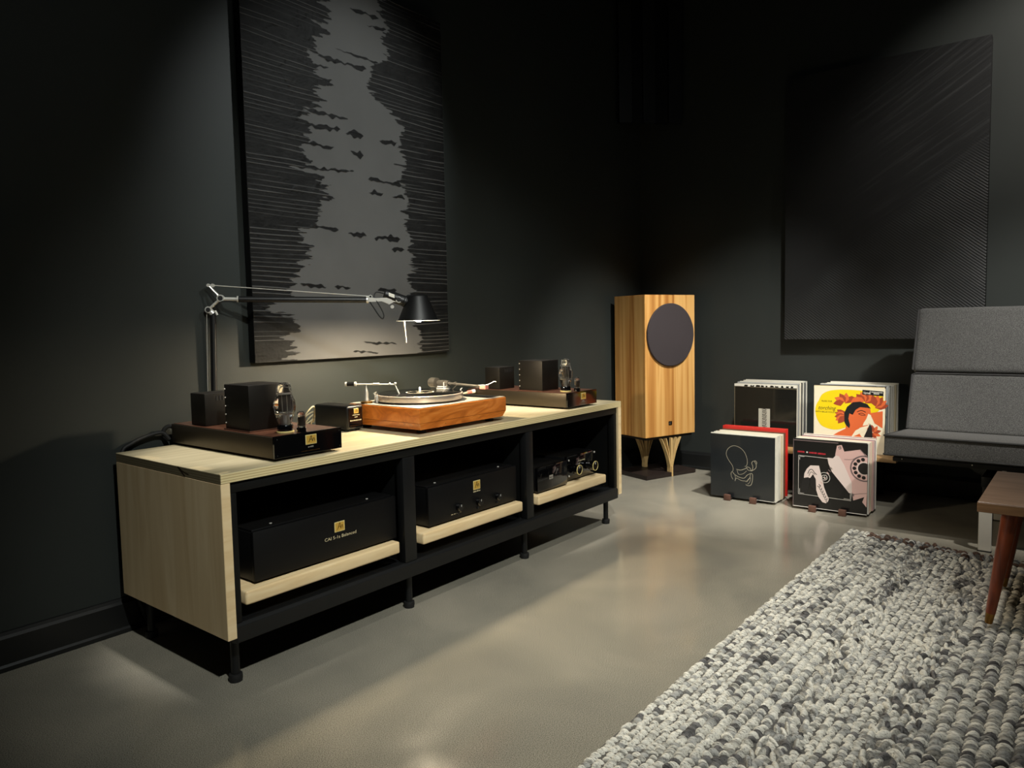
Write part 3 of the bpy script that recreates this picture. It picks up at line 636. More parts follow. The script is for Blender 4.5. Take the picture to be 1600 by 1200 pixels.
def turntable():
    x0, x1, y0, y1 = .711, 1.150, .040, .390
    t = thing('turntable', 'orange cherry turntable with silver platter and two tonearms, middle of console', 'turntable', ((x0+x1)/2, (y0+y1)/2, .55))
    b = B(); box(b, x0, x1, y0, y1, .586, .634, bev=.001, seg=1)
    lo = [(x0+.004, y0+.002), (x1-.020, y0+.002), (x1-.020, y1-.012), (x0+.004, y1-.012)]; hi = [(x0+.0005, y0+.0005), (x1-.0005, y0+.0005), (x1-.0005, y1-.0005), (x0+.0005, y1-.0005)]
    rings(b, [[Vector((*p, .5655)) for p in lo], [Vector((*p, .5855)) for p in hi]]); pl = obj('plinth', b, M['cherry'], t, ang=20)
    for x in (.83, 1.00):
        b = B(); sphere(b, (x, y0+.0016, .575), .002, seg=8); obj('screw', b, M['brass'], pl)
    b = B(); box(b, x0+.003, x1-.003, y0+.003, y1-.003, .6343, .6372, bev=.001, seg=1); obj('top_plate', b, M['cream_top'], t)
    b = B(); box(b, 1.068, 1.135, .06, .35, .6374, .6384, bev=.0004, seg=1); obj('armboard', b, M['steel_sat'], t)
    for x in (x0+.045, x1-.05):
        for y in (y0+.04, y1-.04):
            b = B(); lathe(b, [(.014, .5502), (.016, .552), (.016, .557), (.012, .559), (.012, .566)], (x, y, 0), seg=16)
            obj('foot', b, M['rubber'], t)
    px, py = .892, .222
    b = B(); lathe(b, [(.13, .6374), (.135, .6375), (.148, .6415), (.1515, .643), (.1525, .645), (.1525, .6625), (.151, .664), (.149, .6645)], (px, py, 0), seg=96); pf = obj('platter', b, M['brushed'], t)
    b = B(); lathe(b, [(.1472, .6647), (.1478, .6652), (.1474, .6664), (.146, .6668), (.052, .6664), (.0505, .6668)], (px, py, 0), seg=96); rc = obj('record', b, M['vinyl'], t)
    b = B()
    rings(b, [[Vector((px+r*math.cos(2*PI*i/48), py+r*math.sin(2*PI*i/48), .66705)) for i in range(48)] for r in (.050, .0462)], caps=False)
    for a0, a1 in ((.4, 1.4), (3.4, 4.6)):
        rings(b, [[Vector((px+r*math.cos(a0+(a1-a0)*i/12), py+r*math.sin(a0+(a1-a0)*i/12), .66705)) for i in range(12)] for r in (.03, .027)], caps=False)
    obj('record_label', b, M['label_ink'], rc, smooth=False)
    b = B(); lathe(b, [(.0036, .667), (.0036, .682), (.002, .685), (.0004, .6855)], (px, py, 0), seg=12); obj('spindle', b, M['white'], t)
    for a in (.25, 3.05):
        b = B(); p = Vector((px+.157*math.cos(a-.67), py+.157*math.sin(a-.67), 0)); cyl(b, p+Vector((0, 0, .6375)), p+Vector((0, 0, .668)), .002, seg=8); cyl(b, p+Vector((0, 0, .668)), p+Vector((.004, -.004, .672)), .0018, seg=8)
        obj('record_clip', b, M['chrome'], t)
    # left rear: dust-tracking arm on a pointed post
    c = Vector((.733, .322, 0))
    b = B(); lathe(b, [(.0205, .6376), (.0205, .643), (.018, .6445)], c, seg=28, mi=1)
    lathe(b, [(.0095, .6445), (.0095, .650), (.0078, .6535), (.0078, .672), (.0060, .682), (.0030, .6935), (.002, .7)], c, seg=20); pa = obj('sweep_arm', b, [M['satin_al'], M['brass']], t, label='slim silver sweep arm on a pointed post')
    d = Vector((.62, -.785, 0)); h = Vector((0, 0, .7035)); P = lambda s, dz=0: c+h+d*s+Vector((0, 0, dz))
    b = B(); cyl(b, P(-.058, .001), P(.10, -.003), .0026, seg=10); cyl(b, P(.025), P(.045), .0038, seg=12); sphere(b, P(.082), .0042, seg=10)
    sphere(b, P(.101), .0045, seg=10); cyl(b, P(.098), P(.112, -.033), .0018, seg=8); cyl(b, P(.107, -.022), P(.113, -.036), .0030, .0022, seg=8); obj('arm_tube', b, M['chrome'], pa)
    b = B(); cyl(b, P(-.066, .001), P(-.040, .001), .0070, seg=18, mi=0); cyl(b, P(-.040, .001), P(-.034, .001), .0078, seg=18, mi=1); cyl(b, P(-.072, .001), P(-.066, .001), .0076, seg=18, mi=1); obj('counterweight', b, [M['steel'], M['chrome']], pa)
    b = B(); lathe(b, [(.004, .6375), (.004, .660), (.002, .664)], (.757, .295, 0), seg=10); cyl(b, (.757, .295, .655), (.746, .300, .672), .0016, seg=8); obj('arm_rest', b, M['chrome'], pa)
    # right rear: main tonearm, parked parallel to the right edge
    c = Vector((1.048, .262, 0))
    b = B(); lathe(b, [(.026, .6386), (.026, .643), (.016, .6445), (.012, .646), (.012, .668)], c, seg=24)
    box(b, c.x-.015, c.x+.015, c.y-.03, c.y+.018, .664, .6685, bev=.001, seg=1, mi=1); box(b, c.x-.013, c.x+.013, c.y-.028, c.y+.016, .6715, .6745, bev=.001, seg=1, mi=1)
    cyl(b, c+Vector((-.013, -.02, .66)), c+Vector((-.013, -.02, .69)), .0018, seg=8, mi=1)
    ta = obj('tonearm', b, [M['steel_sat'], M['chrome']], t)
    b = B(); cyl(b, c+Vector((0, .020, .6855)), c+Vector((0, -.034, .6850)), .0105, seg=20); box(b, c.x-.013, c.x+.013, c.y-.016, c.y+.014, .674, .6965, bev=.003); obj('bearing_housing', b, M['arm_metal'], ta)
    b = B(); cyl(b, c+Vector((0, .028, .6862)), c+Vector((0, .056, .6865)), .0185, seg=28); cyl(b, c+Vector((0, .056, .6865)), c+Vector((0, .062, .6865)), .016, seg=28); obj('counterweight', b, M['arm_metal'], ta)
    b = B(); cyl(b, c+Vector((0, -.034, .6852)), c+Vector((.004, -.182, .6800)), .0052, .0044, seg=14); box(b, c.x-.004, c.x+.012, c.y-.190, c.y-.17, .675, .685, bev=.001, seg=1)
    cyl(b, c+Vector((-.011, -.06, .665)), c+Vector((-.013, -.085, .682)), .0016, seg=8); cyl(b, c+Vector((.0, -.06, .687)), c+Vector((.0, -.072, .6895)), .004, seg=10); obj('arm_tube', b, M['arm_metal'], ta)
    b = B(); box(b, c.x-.005, c.x+.013, c.y-.216, c.y-.188, .6705, .6835, bev=.0015); obj('cartridge', b, M['pink'], ta, label='pink cartridge')
    b = B(); box(b, c.x-.006, c.x+.014, c.y-.216, c.y-.184, .6835, .6855, bev=.0005, seg=1); tube(b, [c+Vector((.012, -.205, .685)), c+Vector((.02, -.218, .690)), c+Vector((.025, -.232, .697)), c+Vector((.026, -.240, .696))], .0011, 6); obj('headshell', b, M['chrome'], ta)
turntable()
t = thing('phono_cable', 'pale cable with a pink plug behind the right of the turntable', 'cable', (1.46, .53, .6))
b = B(); tube(b, [(1.43, .555, .556), (1.44, .55, .58), (1.46, .541, .596), (1.488, .532, .603)], .0045, 8); obj('cable_lead', b, M['cable_white'], t)
b = B(); cyl(b, (1.486, .533, .603), (1.505, .526, .605), .0075, seg=14); obj('plug_collar', b, M['pink'], t, label='pink plug collar')
b = B(); cyl(b, (1.5055, .526, .605), (1.5205, .521, .606), .0085, seg=14); obj('plug_body', b, M['white'], t)

# ------------------------------------------------------------------ desk lamp clamped to the console's rear edge
def lamp():
    p0 = Vector((.335, .592, 0)); d = Vector((.784, -.621, 0)).normalized(); n = Vector((-d.y, d.x, 0))
    P = lambda s, z, o=0.0: p0 + d*s + n*o + Vector((0, 0, z))
    t = thing('desk_lamp', 'black and silver balanced-arm lamp lighting the turntable', 'lamp', (.335, .592, .5))
    b = B(); box(b, .315, .355, .5675, .5745, .49, .5562, bev=.002); box(b, .315, .355, .538, .61, .5505, .556, bev=.0015); cyl(b, (.335, .592, .50), (.335, .592, .565), .016, seg=18); obj('clamp', b, M['steel_sat'], t)
    b = B(); cyl(b, P(-.012, .566), P(.001, .955), .0098, seg=20); obj('lower_arm', b, M['shade'], t)
    b = B(); tube(b, [P(-.030, .60), P(-.026, .75), P(-.0185, .955)], .0010, 6, smooth=0); obj('tension_rod', b, M['chrome'], t)
    # elbow joint
    b = B()
    for o in (-.006, .006):
        cyl(b, P(-.012, .9656, o), P(.0265, 1.0022, o), .0042, .0034, seg=10); cyl(b, P(.0265, 1.0022, o), P(-.0085, 1.0437, o), .0034, .0030, seg=10)
    cyl(b, P(-.012, .9656, -.010), P(-.012, .9656, .010), .0105, seg=22); cyl(b, P(.0265, 1.0022, -.011), P(.0265, 1.0022, .011), .0115, seg=22)
    cyl(b, P(-.0085, 1.0437, -.009), P(-.0085, 1.0437, .009), .0055, seg=16); cyl(b, P(.004, 1.043, -.007), P(.004, 1.043, .007), .006, seg=16)
    cyl(b, P(.0265, 1.0, 0), P(.0795, .9985, 0), .0062, .0056, seg=14); cyl(b, P(.076, .9985, 0), P(.0805, .9983, 0), .0105, seg=18)
    box(b, -.0, .001, 0, .001, 0, .001)
    cyl(b, P(-.012, .9656, 0), P(.001, .952, 0), .0095, .0105, seg=16); cyl(b, P(.008, .962, -.005), P(.014, .948, -.005), .004, seg=10)
    for f in list(b.verts):
        if f.co.length < .01: b.verts.remove(f)
    el = obj('elbow_joint', b, M['chrome'], t)
    b = B()
    for s, z, r in ((-.012, .9656, .0068), (.0265, 1.0022, .0078)): cyl(b, P(s, z, -.0125), P(s, z, .0125), r, seg=18)
    obj('joint_knob', b, M['rubber'], el)
    b = B(); tube(b, [P(.01, .965, -.006), P(.022, .985, -.012), P(.04, .992, -.012), P(.075, .990, -.008)], .0022, 6); obj('cord', b, M['rubber'], t)
    b = B(); cyl(b, P(.0805, .9983), P(.494, .9912), .0098, seg=20); obj('upper_arm', b, M['shade'], t)
    b = B(); tube(b, [P(.0045, 1.0440), P(.5015, 1.0035)], .0014, 6, smooth=0); tube(b, [P(.0045, 1.0440, .008), P(.5015, 1.0035, .008)], .0012, 6, smooth=0); obj('balance_wire', b, M['chrome'], t)
    # head
    b = B(); cyl(b, P(.489, .9912), P(.4955, .9911), .0118, seg=18); cyl(b, P(.503, 1.0015, -.008), P(.503, 1.0015, .008), .0062, seg=16); box_pts = [P(.494, 1.0), P(.52, .9965), P(.58, .9985), P(.598, .9985), P(.598, .982), P(.58, .983), P(.565, .975), P(.54, .9865), P(.494, .984)]
    prism(b, [p+n*(-.014) for p in box_pts], n*.004); prism(b, [p+n*.010 for p in box_pts], n*.004); cyl(b, P(.5967, .9903, -.017), P(.5967, .9903, .017), .0105, seg=20); cyl(b, P(.575, .967, -.006), P(.575, .967, .006), .006, seg=14)
    br = obj('head_bracket', b, M['chrome'], t)
    b = B(); cyl(b, P(.5967, .9903, -.0185), P(.5967, .9903, .0185), .0072, seg=18); cyl(b, P(.503, 1.0015, -.0095), P(.503, 1.0015, .0095), .0042, seg=12); obj('joint_knob', b, M['rubber'], br)
    b = B(); a = P(.5489, 1.0114); c = P(.630, .9802); ax = (c-a).normalized(); Ls = (c-a).length
    lathe(b, [(.010, 0), (.0165, .003), (.0175, .012), (.0175, .03), (.0185, .032), (.0185, Ls-.018), (.0200, Ls-.016), (.0200, Ls-.010), (.0185, Ls-.008), (.019, Ls)], a, ax, 22); so = obj('socket', b, M['shade'], t)
    b = B(); m_ = a+ax*.026; prism(b, [m_-n*.0185+ax*s+Vector((0, 0, zz)) for s, zz in ((-.010, -.003), (.010, -.003), (.010, .009), (-.010, .009))], n*.0016); obj('rating_label', b, M['white'], so)
    # shade: truncated cone, black outside, white inside, with brim
    cx = P(.6625, 0); zt, zb = 1.0055, .9185
    b = B(); lathe(b, [(.0005, zt), (.030, zt), (.0335, zt-.002), (.0355, zt-.006), (.0690, zb+.002), (.0725, zb)], (cx.x, cx.y, 0), seg=56, caps=False); sh = obj('shade', b, M['shade'], t, recalc=True)
    b = B(); lathe(b, [(.0005, zt-.0015), (.030, zt-.0015), (.034, zt-.0065), (.0685, zb+.0005), (.0725, zb-.0003), (.0745, zb-.0006), (.0745, zb+.0006), (.0722, zb+.0004)], (cx.x, cx.y, 0), seg=56, caps=False); obj('shade_liner', b, M['white'], sh)
    b = B(); sphere(b, (cx.x, cx.y, .9325), .0165, seg=16, sc=(1, 1, 1.15)); obj('bulb', b, M['bulb'], t)
    b = B(); cyl(b, (cx.x, cx.y, .9520), (cx.x, cx.y, zt-.002), .011, seg=16); obj('bulb_collar', b, M['white'], t)
    b = B(); h0 = P(.6120, .9180, -.012); h1 = P(.6175, .8450, -.012); cyl(b, h0, h1, .0030, .0026, seg=10); sphere(b, h1, .003, seg=8); obj('aiming_handle', b, M['satin_al'], t)
    b = B(); tube(b, [P(.500, .985, -.004), P(.512, .965, -.012), P(.530, .936, -.016), P(.541, .927, -.016), P(.545, .940, -.014), P(.535, .965, -.012), P(.521, .990, -.012), P(.515, 1.004, -.008), P(.524, 1.017, -.004), P(.5475, 1.0125, 0)], .0022, 7); obj('cord', b, M['rubber'], t)
lamp()

# ------------------------------------------------------------------ loudspeaker
def loudspeaker():
    fl = Vector((2.757, .335, 0)); w = Vector((.942, -.335, 0)).normalized(); d = Vector((.335, .942, 0)).normalized(); Wd, Dp = .387, .262
    Q = lambda a, c, z: fl + w*a + d*c + Vector((0, 0, z))
    t = thing('loudspeaker', 'tall golden wood loudspeaker with a round dark grille, in the room corner', 'loudspeaker', Q(Wd/2, Dp/2, 0))
    def slab(b, a0, a1, c0, c1, z0, z1, mi=0, bev=.0015): prism(b, [Q(a0, c0, z0), Q(a1, c0, z0), Q(a1, c1, z0), Q(a0, c1, z0)], (0, 0, z1-z0), mi, bev)
    b = B(); slab(b, 0, Wd, 0, Dp, .241, 1.051); obj('cabinet', b, M['speaker_wood'], t)
    b = B(); slab(b, .012, Wd-.012, .012, Dp-.012, .226, .2405); obj('plinth', b, M['wenge'], t)
    b = B(); slab(b, .0, Wd+.002, -.005, Dp, .0005, .024); obj('floor_plate', b, M['wenge'], t)
    b = B(); c = Q(.189, 0, .823); R = .180
    lathe(b, [(R-.002, .0006), (R, .003), (R, .010), (R-.003, .0128), (R-.02, .0135)], c, -d, 72); obj('grille', b, M['grille'], t, label='round charcoal cloth grille')
    b = B(); prism(b, [Q(.176, -.0026, .302), Q(.202, -.0026, .302), Q(.202, -.0026, .324), Q(.176, -.0026, .324)], d*.0022, bev=.0006); bd = obj('badge', b, M['blackgloss'], t)
    b = B(); ribbon(b, [(.181, .309), (.197, .309), (.197, .317), (.181, .317), (.181, .309)], .0012, lambda u, v, l: Q(u, -.0028, v), 0, 0); obj('monogram', b, M['satin_al'], bd, smooth=False)
    def fan(c0, cc):
        lgs = B()
        b = lgs
        # centre post and four splayed slats on each fan, curved from the narrow foot out to the plinth
        slab(b, cc-.008, cc+.008, c0-.006, c0+.010, .0250, .2255, bev=.001)
        for off, zb in ((-.074, .075), (-.040, .055), (.040, .055), (.074, .075)):
            n = 10; L = []; Rr = []
            for i in range(n+1):
                s = i/n; a = cc + math.copysign(.006, off) + (off-math.copysign(.006, off))*(s**1.6); z = .030+(.2255-.030)*s
                L.append(Q(a-.0026, c0-.004, z)); Rr.append(Q(a+.0026, c0-.004, z))
            rl = []
            for i in range(n+1): rl.append([L[i], Rr[i], Rr[i]+d*.026, L[i]+d*.026])
            rings(b, rl)
        slab(b, cc-.011, cc+.011, c0-.004, c0+.024, .0245, .052, bev=.001)
        obj('fan_leg', b, M['leg_wood'], t)
        b2 = B(); slab(b2, cc-.006, cc+.006, c0-.010, c0-.0061, .0, .06, bev=.0005); return b2
    b2 = fan(.004, .200); obj('leg_tip', b2, M['leg_wood'], t); b3 = fan(.205, .185); b3.free()
loudspeaker()

# ------------------------------------------------------------------ low bench, record stands and records
t = thing('low_bench', 'low bench with pale plank top carrying the rear records by the wall', 'bench', (3.0, -.52, 0))
b = B(); box(b, 2.80, 3.19, -.935, -.09, .222, .241, bev=.002); obj('plank', b, M['bench_wood'], t)
for y in (-.80, -.24):
    b = B(); box(b, 2.86, 2.89, y-.015, y+.015, .0, .2215, bev=.001); box(b, 3.12, 3.15, y-.015, y+.015, .0, .2215, bev=.001); box(b, 2.89, 3.12, y-.012, y+.012, .190, .2215, bev=.001); obj('leg_frame', b, M['steel'], t)
def sleeve(th, h, w, card, inner_c, key, cache={}):
    if key in cache: return cache[key]
    b = B(); c = .0006
    box(b, 0, c, -w, 0, 0, h); box(b, th-c, th, -w, 0, 0, h); box(b, c, th-c, -c, 0, 0, h); box(b, c, th-c, -w+.0005, -w+.0011, 0, h-.0005); box(b, c, th-c, -w+c, -c, 0, c)
    me = bpy.data.meshes.new('sleeve'); b.to_mesh(me); b.free(); me.materials.append(card)
    b = B(); box(b, c*1.5, th-c*1.5, -w+.002, -.002, .001, h-.0015, bev=.0006, seg=1); mi = bpy.data.meshes.new('inner_sleeve'); b.to_mesh(mi); b.free(); mi.materials.append(inner_c)
    cache[key] = (me, mi); return cache[key]
def record(x, y, z, th, card, inner_c, label, group, h=.322, w=.324, name='record'):
    key = (round(th, 4), card.name, inner_c.name, h, w)
    s, i = sleeve(th, h, w, card, inner_c, key)
    t = thing(name, label, 'record', (x, y, z), group)
    for nm, me in (('sleeve', s), ('inner_sleeve', i)):
        o = bpy.data.objects.new(nm, me); COL.objects.link(o); o.parent = t
    return t
PAL = dict(w=(214, 210, 196), g=(150, 152, 150), k=(20, 20, 21), c=(206, 192, 160), r=(196, 40, 32), o=(206, 92, 60), b=(150, 160, 172), n=(96, 62, 44), p=(196, 160, 152), m=(146, 116, 124), y=(214, 196, 60), d=(60, 58, 56), t=(112, 118, 96))
PNAME = dict(w='white', g='grey', k='black', c='cream', r='red', o='orange', b='pale blue', n='brown', p='pale pink', m='mauve', y='yellow', d='dark grey', t='olive')
ORD = ('first', 'second', 'third', 'fourth', 'fifth', 'sixth', 'seventh', 'eighth', 'ninth', 'tenth', 'eleventh', 'twelfth', 'thirteenth', 'fourteenth')
def stack(x0, y0, z, seq, where, group, x_end, hs=None, skew=0.0):
    n = len(seq); pitch = (x_end-x0)/n; r = random.Random(int(-y0*100)+n); cnt = {}; seen = {}
    for ch in seq: cnt[ch] = cnt.get(ch, 0)+1
    for i, ch in enumerate(seq):
        th = round(pitch*(.86 if i % 3 else .78), 4); dy = r.uniform(-.006, .006)+skew*i/n; hh = (hs or {}).get(i, r.choice((.316, .318, .320, .322, .324)))
        seen[ch] = seen.get(ch, 0)+1
        lab = f'only {PNAME[ch]}-edged record in the {where}' if cnt[ch] == 1 else f'{PNAME[ch]}-edged record, {ORD[seen[ch]-1]} {PNAME[ch]} one from the front of the {where}'
        record(x0+i*pitch, y0+dy, z, th, flat(PAL[ch]), flat((226, 222, 208), .7, 0) if ch not in 'kd' else flat((60, 60, 60), .7, 0), lab, group, h=hh)
def stand(y0, y1, tabs, label, x0=2.575, x1=2.79):
    t = thing('record_stand', label, 'stand', ((x0+x1)/2, (y0+y1)/2, 0))
    for y in tabs:
        b = B(); box(b, x0+.0, x1, y-.014, y+.014, .0, .0115, bev=.001); rl = obj('runner', b, M['wenge'], t)
        b = B(); box(b, x0-.016, x0+.0005, y-.016, y+.016, .0, .030, bev=.002); obj('end_stop', b, M['tabwood'], rl)
    b = B(); box(b, x1-.0, x1+.012, y1+.03, y0-.03, .0, .10, bev=.001); obj('back_rest', b, M['wenge'], t)
ZF = .012
stand(-.124, -.452, (-.222, -.352), 'dark wooden stand under the front left records, two brown stops showing')
stand(-.535, -.86, (-.632, -.764), 'dark wooden stand under the front right records, two brown stops showing')
XF = 2.592
# four front covers
def cover(name, x, y, z, base, label, art, rim=None, h=.322, w=.326, skewz=0.0):
    """front record: card sleeve with printed front; art(bm, mp) returns its materials"""
    t = thing(name, label, 'record', (x, y, z))
    th = .007
    b = B(); box(b, x, x+th, y-w, y, z, z+h, bev=.0008, seg=1); obj('sleeve', b, base, t)
    b = B(); mp = lambda u, v, l=0: Vector((x-.0004-.00022*l, y-u*w, z+v*h)); mats = art(b, mp)
    obj('cover_print', b, mats, t, smooth=False)
    return t
def marks(b, mp, u0, u1, v, h, mi, n, layer=1):
    r = random.Random(int(u0*999)); st = (u1-u0)/n
    for i in range(n):
        a = u0+i*st; w = st*r.uniform(.55, .85); poly2(b, [(a, v), (a+w, v), (a+w, v+h*r.uniform(.75, 1)), (a, v+h)], mp, mi, layer)
def art_line(b, mp):
    A = {'head':[(.35,.502),(.327,.535),(.28,.601),(.253,.668),(.261,.727),(.294,.775),(.344,.808),(.395,.815),(.452,.801),(.503,.768),(.544,.72),(.574,.648),(.583,.58),(.571,.522),(.543,.508)],
 'neck':[(.35,.502),(.362,.457),(.357,.417)],'arm1':[(.357,.417),(.33,.385),(.336,.328),(.36,.284),(.348,.312)],
 'arm1b':[(.346,.404),(.381,.373),(.399,.322),(.392,.264),(.416,.313),(.485,.285),(.565,.282)],
 'arm2':[(.414,.451),(.482,.445),(.561,.481),(.583,.506),(.629,.487),(.641,.448),(.708,.494),(.72,.546),(.7,.59),(.677,.605),(.651,.574),(.668,.519),(.654,.461),(.601,.456),(.572,.493)],
 'arm3':[(.677,.605),(.711,.61),(.728,.581),(.716,.552)],'arm4':[(.364,.382),(.439,.338),(.53,.324),(.586,.381),(.653,.41),(.666,.36),(.658,.279),(.635,.226),(.589,.216),(.561,.23)],
 'arm5':[(.577,.271),(.632,.345),(.622,.276),(.589,.238)],'arm6':[(.425,.44),(.449,.379),(.517,.391),(.573,.442)],'arm7':[(.631,.402),(.621,.344),(.56,.27)]}
    poly2(b, [(0, 0), (1, 0), (1, .985), (0, .985)], mp, 0)
    for i, (k, p) in enumerate(A.items()): ribbon(b, p, .0078 if k in ('arm2', 'arm3', 'arm4') else .0058, mp, 1, 5, 1)
    x = .3
    r = random.Random(3)
    while x < .93:   # uneven pale patches along the upper edge of the plastic sleeve
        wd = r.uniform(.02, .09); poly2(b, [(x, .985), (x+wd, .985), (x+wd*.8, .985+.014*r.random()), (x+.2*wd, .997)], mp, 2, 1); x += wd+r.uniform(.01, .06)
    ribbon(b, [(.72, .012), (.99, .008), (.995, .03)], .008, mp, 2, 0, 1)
    return [flat((30, 34, 37), .28, .6), flat((158, 152, 134)), flat((206, 204, 196))]
def art_phone(b, mp):
    K, PK, PL, WH, RED, DK, GR = range(7)
    poly2(b, [(0, 0), (1, 0), (1, 1), (0, 1)], mp, K)
    body = [(.603,.948),(.665,.961),(.7,.872),(.905,.918),(.96,.868),(1,.829),(1,.302),(.998,.269),(.995,.113),(.94,.18),(.967,.256),(.825,.188),(.81,.292),(.699,.675),(.579,.807)]
    ribbon(b, [(.079,.761),(.478,.752),(.60,.75)], .006, mp, WH, 0, 1); ribbon(b, [(.8,.29),(.795,.18),(.079,.191),(.079,.761)], .006, mp, WH, 0, 1)
    ribbon(b, [(.095,.70),(.097,.748),(.16,.747)], .006, mp, WH, 0, 1); ribbon(b, [(.097,.27),(.096,.206),(.16,.205)], .005, mp, WH, 0, 1); ribbon(b, [(.55,.56),(.785,.285),(.785,.196),(.70,.197)], .006, mp, WH, 0, 1)
    poly2(b, body, mp, PK, 2)
    poly2(b, [(.477,.763),(.55,.762),(.589,.807),(.631,.799),(.699,.685),(.803,.439),(.805,.286),(.769,.288),(.538,.567),(.491,.682)], mp, PL, 3)
    poly2(b, [(.62,.935),(.655,.94),(.66,.905),(.63,.90)], mp, DK, 3); poly2(b, [(.63,.925),(.648,.928),(.65,.912),(.634,.91)], mp, PL, 4)
    ribbon(b, [(.83,.275),(.9,.293),(1.0,.312)], .006, mp, GR, 0, 3); ribbon(b, [(.70,.76),(.80,.77),(.86,.80)], .006, mp, GR, 3, 3); ribbon(b, [(.905,.92),(.96,.86),(1.0,.80)], .010, mp, GR, 0, 3)
    poly2(b, [(.81,.285),(.832,.285),(.836,.25),(.812,.246)], mp, GR, 3)
    c = (.962, .655); W = lambda a, r: (c[0]+r*math.cos(a), c[1]+r*math.sin(a))
    arc = [W(a, .185) for a in np.linspace(1.36, 4.92, 26)]; poly2(b, [p if p[0] < 1 else (1, p[1]) for p in arc]+[(1, .50), (1, .83)], mp, GR, 3)
    arc = [W(a, .165) for a in np.linspace(1.34, 4.94, 26)]; poly2(b, [p if p[0] < 1 else (1, p[1]) for p in arc]+[(1, .52), (1, .81)], mp, PK, 4)
    arc = [W(a, .094) for a in np.linspace(1.17, 5.11, 22)]; poly2(b, [p if p[0] < 1 else (1, p[1]) for p in arc]+[(1, .58), (1, .735)], mp, PL, 5)
    arc = [W(a, .082) for a in np.linspace(1.09, 5.19, 22)]; poly2(b, [p if p[0] < 1 else (1, p[1]) for p in arc]+[(1, .59), (1, .722)], mp, DK, 6)
    for a in np.linspace(1.72, 4.66, 7): disc2(b, W(a, .128), .0255, mp, DK, 5, seg=18)
    hs = [(.156,.435),(.163,.503),(.196,.573),(.245,.627),(.364,.635),(.383,.554),(.409,.458),(.435,.33),(.471,.235),(.5,.173),(.497,.13),(.462,.098),(.415,.109),(.36,.179),(.329,.275),(.322,.428),(.282,.502),(.244,.443)]
    poly2(b, hs, mp, PL, 2); poly2(b, [(.161,.436),(.222,.452),(.24,.399),(.202,.217),(.14,.209),(.119,.342)], mp, DK, 3); poly2(b, [(.244,.443),(.278,.474),(.316,.45),(.327,.319),(.303,.272),(.249,.333)], mp, DK, 3)
    ribbon(b, [(.21,.50),(.235,.56),(.27,.57),(.30,.53),(.335,.50)], .009, mp, DK, 4, 3); ribbon(b, [(.225,.47),(.25,.53),(.28,.52),(.31,.50)], .007, mp, DK, 4, 3)
    for i in range(7):
        s = i/6; u = .345+.115*s**.9; v = .34-.21*s; ribbon(b, [(u, v), (u+.03, v-.022), (u+.035, v+.01)], .009, mp, DK, 3, 3)
    for i in range(8):
        s = i/7; u = .376+.15*s; v = .352+.262*s; ribbon(b, [(u-.014, v+.012), (u, v+.004), (u+.016, v-.014)], .012, mp, PK if i % 2 else GR, 3, 3)
    for r in (.077, .040): disc2(b, (.439, .47), r, mp, WH, 4, r_in=r-.006)
    ribbon(b, [(.40,.47),(.478,.47)], .005, mp, WH, 0, 4); ribbon(b, [(.439,.43),(.439,.51)], .005, mp, WH, 0, 4)
    marks(b, mp, .066, .165, .806, .024, RED, 6); marks(b, mp, .225, .335, .803, .024, RED, 8); marks(b, mp, .345, .455, .800, .024, RED, 8); disc2(b, (.197, .816), .0125, mp, WH, 1, seg=16)
    ribbon(b, [(0, .006), (1, .006)], .01, mp, WH, 0, 1); ribbon(b, [(.006, 0), (.006, 1)], .007, mp, GR, 0, 1); ribbon(b, [(.0, .985), (.62, .985)], .012, mp, GR, 0, 1)
    return [flat((18, 18, 19), .25, .6), flat((206, 170, 164), .4), flat((216, 200, 194), .4), flat((210, 206, 200)), flat((190, 36, 52)), flat((17, 16, 18)), flat((112, 96, 96))]
